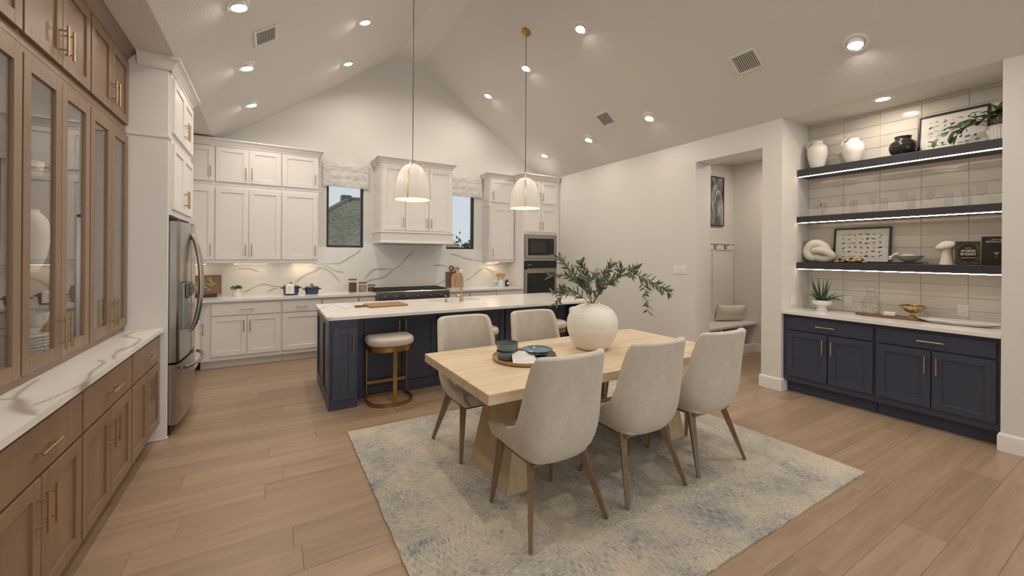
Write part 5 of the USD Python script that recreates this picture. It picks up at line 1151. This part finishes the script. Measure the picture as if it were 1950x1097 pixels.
def lean(lab, x, W, H, ring, mt, arched, y0):
    t = thing('cutting_board', lab, 'cutting board', (x, y0, CT), 0); R = rotm('x', -5)
    from shapely.geometry import Polygon, Point
    from shapely.ops import unary_union
    bd = Polygon([(-W / 2, 0), (W / 2, 0), (W / 2, H), (-W / 2, H)]) if not arched else Polygon([(-W / 2, 0), (W / 2, 0), (W / 2, H * .58)] + [(W / 2 * math.cos(a), H * .58 + H * .42 * math.sin(a)) for a in np.linspace(.1, PI - .1, 18)] + [(-W / 2, H * .58)])
    bd = bd.buffer(-.01).buffer(.01); rg_ = Point(0, H + ring + .02).buffer(ring).difference(Point(0, H + ring + .02).buffer(ring * .55)); nk = Polygon([(-.014, H - .02), (.014, H - .02), (.014, H + .03), (-.014, H + .03)])
    sh = unary_union([bd, rg_, nk.difference(Point(0, H + ring + .02).buffer(ring * .55))]); m = trimesh.creation.extrude_polygon(sh, .02, engine='earcut'); v = np.array(m.vertices)
    part(t, 'board', T((np.c_[v[:, 0], v[:, 2], v[:, 1]], np.array(m.faces)[:, ::-1]), R), mt, smooth=30)
lean('dark walnut cutting board with ring handle leaning on the backsplash', 2.902, .215, .292, .047, WAL, False, 7.062); lean('light maple arched cutting board leaning in front of the walnut one', 2.998, .25, .275, .045, MAP, True, 7.035)
t = thing('utensil_crock', 'white crock of wooden spoons in the corner beside the oven tower', 'crock', (3.845, 6.90, CT))
part(t, 'crock', lathe([(.001, 0), (.044, 0), (.048, .004), (.05, .135), (.045, .135), (.043, .02), (.001, .016)], 32), CERAMG, smooth=40)
SPO = wood('spoon_wood', (.46, .27, .10), (.62, .40, .17), 2, .5, 1, True, .1, .03)
rg = np.random.default_rng(6)
for k in range(8):
    b0 = np.array([rg.uniform(-.015, .015), rg.uniform(-.01, .01), .02]); e = np.array([-.085 + .024 * k, rg.uniform(-.02, .015), rg.uniform(.20, .235)])
    part(t, 'utensil', join(tube([b0, e], .005, 6), T(sphere((0, 0, 0), 1.0, 2, (.020, .007, .034)), rotm('y', math.degrees(math.atan2(e[0] - b0[0], e[2] - b0[2]))), e)), SPO, smooth=50)
t = thing('soap_bottle', 'small clear bottle with a blue round label beside the utensil crock', 'bottle', (3.725, 6.90, CT))
part(t, 'bottle', lathe(smoothprof([(.001, 0), (.036, 0), (.038, .006), (.038, .10), (.016, .125), (.015, .14), (.001, .141)], 24), 28), pbr('pale_bottle', (.70, .70, .66), .2), smooth=50); part(t, 'label', T(lathe([(.001, .0), (.026, 0), (.027, .002), (.001, .0022)], 24), rotm('x', 90), (0, -.0375, .06)), pbr('blue_label', (.22, .42, .62), .5), label='round pale blue label')
t = thing('sauce_bottle', 'small dark bottle with a white label next to the oven tower', 'bottle', (3.985, 6.90, CT))
part(t, 'bottle', lathe(smoothprof([(.001, 0), (.034, 0), (.036, .006), (.036, .095), (.015, .12), (.013, .135)], 24), 28), pbr('dark_bottle', (.02, .018, .018), .25), smooth=50); part(t, 'cap', cyl((0, 0, .135), (0, 0, .162), .015, n=18), OUTW); part(t, 'label', T(lathe([(.001, .0), (.022, 0), (.023, .002), (.001, .0022)], 24), rotm('x', 90), (0, -.0352, .06)), OUTW, label='white round label')
# under-cabinet lamps
UCL = emit('under_cabinet_lamp', (1.0, .76, .46), 26.0); UCL2 = emit('under_cabinet_lamp_dim', (1.0, .76, .46), 11.0)
for x, w, lm, lab in ((-.95, .36, UCL2, 'small warm lamp bar under the wall cabinets in the left corner'), (-.25, .40, UCL2, 'small warm lamp bar under the double-door wall cabinets'), (.42, .26, UCL, 'small warm lamp bar under the wall cabinet beside the left window'), (3.72, .24, UCL, 'small warm lamp bar under the right wall cabinet')):
    t = thing('under_cabinet_lamp', lab, 'lamp', (x, 6.985, 1.3845), 0, 'under-cabinet lamps')
    part(t, 'housing', cbox(-w / 2 - .01, w / 2 + .01, -.022, .022, -.014, 0, .002), CANT); part(t, 'lens', box(-w / 2, w / 2, -.014, .014, -.0165, -.0135), UCL if lm is UCL else UCL2, smooth=False)

# ------------------------------------------------------------------ on the island
t = thing('kitchen_sink', 'white undermount sink set into the island worktop', 'sink', ((SINK[0] + SINK[1]) / 2, (SINK[2] + SINK[3]) / 2, .68))
sw, sd = (SINK[1] - SINK[0]) / 2 + .004, (SINK[3] - SINK[2]) / 2 + .004
part(t, 'basin', join(box(-sw, sw, -sd, sd, 0, .012), box(-sw, -sw + .012, -sd, sd, .012, .2038), box(sw - .012, sw, -sd, sd, .012, .2038), box(-sw + .012, sw - .012, -sd, -sd + .012, .012, .2038), box(-sw + .012, sw - .012, sd - .012, sd, .012, .2038)), CERAMG, smooth=False); part(t, 'drain', T(lathe([(.001, .013), (.04, .013), (.045, .0125)], 24)), STEEL)
t = thing('faucet', 'brushed brass gooseneck faucet at the island sink', 'faucet', (2.150, 4.905, CT))
part(t, 'base', join(lathe([(.001, 0), (.03, 0), (.03, .008), (.024, .012), (.024, .10), (.001, .101)], 28)), BRASS, smooth=40)
gn = spline([(0, 0, .09), (0, 0, .30), (0, .012, .37), (0, .075, .43), (0, .15, .41), (0, .178, .34), (0, .182, .27)], 44)
part(t, 'neck', tube(gn, .0118, 14), BRASS, smooth=60); part(t, 'spray_head', cyl((0, .182, .30), (0, .183, .19), .0165, .0185), BRASS)
part(t, 'lever', join(cyl((0, 0, .075), (-.075, 0, .075), .019, n=18), bar((-.066, 0, .08), (-.075, -.0, .15), .010)), BRASS, smooth=40)
t = thing('soap_dispenser', 'small brass soap dispenser left of the island faucet', 'dispenser', (1.945, 4.93, CT))
part(t, 'base', lathe(smoothprof([(.001, 0), (.021, 0), (.020, .01), (.012, .03), (.009, .06), (.001, .062)], 18), 24), BRASS, smooth=50); part(t, 'spout', tube(spline([(0, 0, .055), (0, .004, .075), (0, .03, .082), (0, .06, .075)], 12), .006, 8), BRASS)
t = thing('serving_board', 'brown wooden paddle board lying on the island at the left', 'cutting board', (1.16, 4.93, CT), 4)
OLW = wood('acacia', (.25, .12, .045), (.42, .23, .095), 0, .45, 1.2, False, 0, .05)
part(t, 'board', cbox(-.20, .24, -.155, .155, 0, .020, .005), OLW); part(t, 'handle', pad(np.array([(-.205, -.03), (-.205, .03), (-.26, .022), (-.29, .034), (-.325, .026), (-.335, 0), (-.325, -.026), (-.29, -.034), (-.26, -.022)]), 0, .02, .004, 2), wood('acacia_dark', (.12, .06, .025), (.22, .12, .05), 0, .45, 1.2, False, 0, .05), label='darker handle end')

# ------------------------------------------------------------------ inside the glass cabinets
zc0 = .9145 + .046; zs1, zs2 = .9145 + .5108, .9145 + 1.0308
CVX, CVY = -1.14, 3.27
solo('cabinet_vase', lathe(np.r_[smoothprof([(.001, 0), (.036, 0), (.044, .015), (.072, .12), (.079, .20), (.070, .27), (.044, .312), (.037, .318), (.040, .332)], 40), [(.034, .332), (.03, .31), (.001, .26)]], 44), CERAM, 'tall white ceramic vase on the glass shelf behind the cabinet door', 'vase', (CVX, CVY, zs1), smooth=60)
solo('cabinet_bowl', lathe(np.r_[smoothprof([(.001, 0), (.03, 0), (.038, .01), (.062, .05), (.083, .118)], 20), smoothprof([(.078, .118), (.056, .053), (.03, .014), (.001, .012)], 16)], 40), CERAMG, 'white serving bowl on the plate stack behind the cabinet door', 'bowl', (CVX, CVY, zc0 + .115), smooth=60)
for k in range(6): solo('cabinet_plate', plate(.082, .014), CERAMG, f'{("bottom", "second lowest", "third lowest", "third highest", "second highest", "top")[k]} white plate of the stack inside the glass-door cabinet', 'plate', (CVX, CVY, zc0 + .0005 + .0178 * k), 0, 'white plates in the cabinet', smooth=50)
for k, (y, lab) in enumerate(((3.78, 'clear glass tumbler inside the farthest glass-door cabinet, nearer one'), (3.90, 'clear glass tumbler inside the farthest glass-door cabinet, farther one'))): from_class(TB, 'tumbler', lab, 'glass', (-1.12, y, zc0 + .0005), 0, 'tumblers in the buffet')
t = thing('cabinet_fern', 'small leafy plant on the upper glass shelf behind the cabinet door', 'plant', (-1.16, 3.33, zs2))
part(t, 'pot', lathe([(.001, 0), (.045, 0), (.055, .085), (.05, .085), (.001, .07)], 28), CERAM, smooth=40); rg = np.random.default_rng(12)
for k in range(16):
    a = rg.uniform(0, 2 * PI); d = np.array([math.cos(a), math.sin(a), rg.uniform(.4, 1.6)]); part(t, 'leaf', leaf((0, 0, .075), d, (0, 0, 1), rg.uniform(.11, .16), .03, .5, .1, 5), GREEN, smooth=60)

# ------------------------------------------------------------------ window shades and what lies outside
SHD = usdkit.material(stage, L_ + 'ikat_fabric', {'tc': ('texture_coordinate', {}), 'm': ('mapping', dict(scale=(9, 1, 62))), 'n': ('noise_texture', dict(scale=1.0, detail=3.0, distortion=.6)), 'r': ('rgb_ramp', dict(ramp=[(.34, (.64, .61, .60)), (.47, (.80, .78, .77)), (.58, (.92, .91, .90))])), 'p': ('principled_bsdf', dict(roughness=.9)), 't': ('translucent_bsdf', {}), 'x': ('mix_closure', dict(fac=.2))},
    [('tc.object', 'm.vector'), ('m.vector', 'n.vector'), ('n.fac', 'r.fac'), ('r.color', 'p.base_color'), ('r.color', 't.color'), ('p.BSDF', 'x.closure1'), ('t.BSDF', 'x.closure2')], surface='x.closure')
for x0, x1, z0, z1, lab in ((.705, 1.405, 2.61, 3.0, 'white and grey patterned roman shade over the left kitchen window'), (2.76, 3.525, 2.625, 3.02, 'white and grey patterned roman shade over the right kitchen window')):
    t = thing('roman_shade', lab, 'window shade', (x0, YB - .002, z0), 0, 'roman shades'); H = z1 - z0
    zz = np.linspace(0, H, 25); yy = -.030 - .008 * np.abs(np.sin(zz / H * PI * 3)); q = np.r_[np.c_[yy, zz], np.c_[np.full(25, -.012), zz[::-1]]]
    V = np.concatenate([np.c_[np.full(50, x), q] for x in (0, x1 - x0)]); F = grid_faces(2, 50, False, True); c = len(V)
    F = np.vstack([F, [[i, 49 - i, i + 1] for i in range(24)], [[i + 1, 49 - i, 48 - i] for i in range(24)], [[50 + i, 51 + i, 99 - i] for i in range(24)], [[51 + i, 98 - i, 99 - i] for i in range(24)]])
    part(t, 'fabric', (V, F), SHD, smooth=40); part(t, 'head_rail', box(0, x1 - x0, -.011, -.001, H - .05, H), TRIM, smooth=False)
ROOFM = usdkit.material(stage, L_ + 'roof_shingle', {'tc': ('texture_coordinate', {}), 'm': ('mapping', dict(scale=(3, 3, 9))), 'n': ('noise_texture', dict(scale=2.6, detail=6.0, roughness=.75)), 'n2': ('noise_texture', dict(scale=.5, detail=2.0)), 'mx': ('math', dict(math_type='multiply_add', value2=.5)), 'r': ('rgb_ramp', dict(ramp=[(.50, (.125, .12, .085)), (.9, (.46, .43, .32))])), 'p': ('principled_bsdf', dict(roughness=.95))},
    [('tc.object', 'm.vector'), ('m.vector', 'n.vector'), ('tc.object', 'n2.vector'), ('n2.fac', 'mx.value1'), ('n.fac', 'mx.value3'), ('mx.value', 'r.fac'), ('r.color', 'p.base_color')], surface='p.BSDF')
BRK = pbr('neighbour_brick', (.32, .24, .19), .9, bump=(12.0, .3, .02))
t = thing('neighbour_house', 'neighbouring house with a big grey shingle hip roof outside the left window', 'house', (2.6, 17.0, 0))
V = np.array([[-6.2, -4, -.5], [6.0, -4, -.5], [6.0, 4, -.5], [-6.2, 4, -.5], [-.05, -.6, 3.60], [2.2, -.6, 3.60]], float)
part(t, 'roof', (V, np.array([[0, 1, 5], [0, 5, 4], [1, 2, 5], [2, 3, 4], [2, 4, 5], [3, 0, 4], [0, 3, 2], [0, 2, 1]])), ROOFM, smooth=False)
part(t, 'hip_cap', tube([(-6.1, -4.0, -.42), (-.05, -.6, 3.63), (2.2, -.6, 3.63)], .07, 6), pbr('ridge_cap', (.26, .245, .21), .9)); part(t, 'roof_vent', cbox(-.35, .02, -.7, -.35, 3.35, 3.74, .03), STEELD); part(t, 'wall', box(-5.6, 5.4, -3.4, 3.4, -1.6, -.5), BRK, smooth=False)
t = thing('yard_tree', 'bare-looking small green tree outside the right kitchen window', 'tree', (7.35, 17.2, -.35))
tr = [tube(spline([(0, 0, 0), (.05, 0, .9), (-.05, .05, 1.7)], 8), np.linspace(.07, .035, 8), 8)]; rg = np.random.default_rng(2); lf = []
for k in range(34):
    a = rg.uniform(0, 2 * PI); s = np.array([0, 0, rg.uniform(1.2, 1.7)]); e = s + np.array([math.cos(a) * rg.uniform(.25, .75), math.sin(a) * rg.uniform(.2, .7), rg.uniform(.25, 1.1)]); q = spline([s, (s + e) / 2 + [0, 0, .1], e], 7); tr.append(tube(q, np.linspace(.018, .006, 7), 5))
    for j in range(26): lf.append(leaf(q[rg.integers(2, 7)] + rg.normal(size=3) * .09, rg.normal(size=3), rg.normal(size=3), .15, .08, .1, .1, 2))
part(t, 'trunk', join(*tr), pbr('bark', (.16, .13, .10), .9)); part(t, 'foliage', join(*lf), leafmat('tree_leaf', (.06, .09, .04), (.15, .18, .09)), smooth=60, kind='stuff')
struct('ground', box(-40, 60, 7.5, 80, -1.7, -1.6), pbr('lawn', (.10, .13, .06), .95))
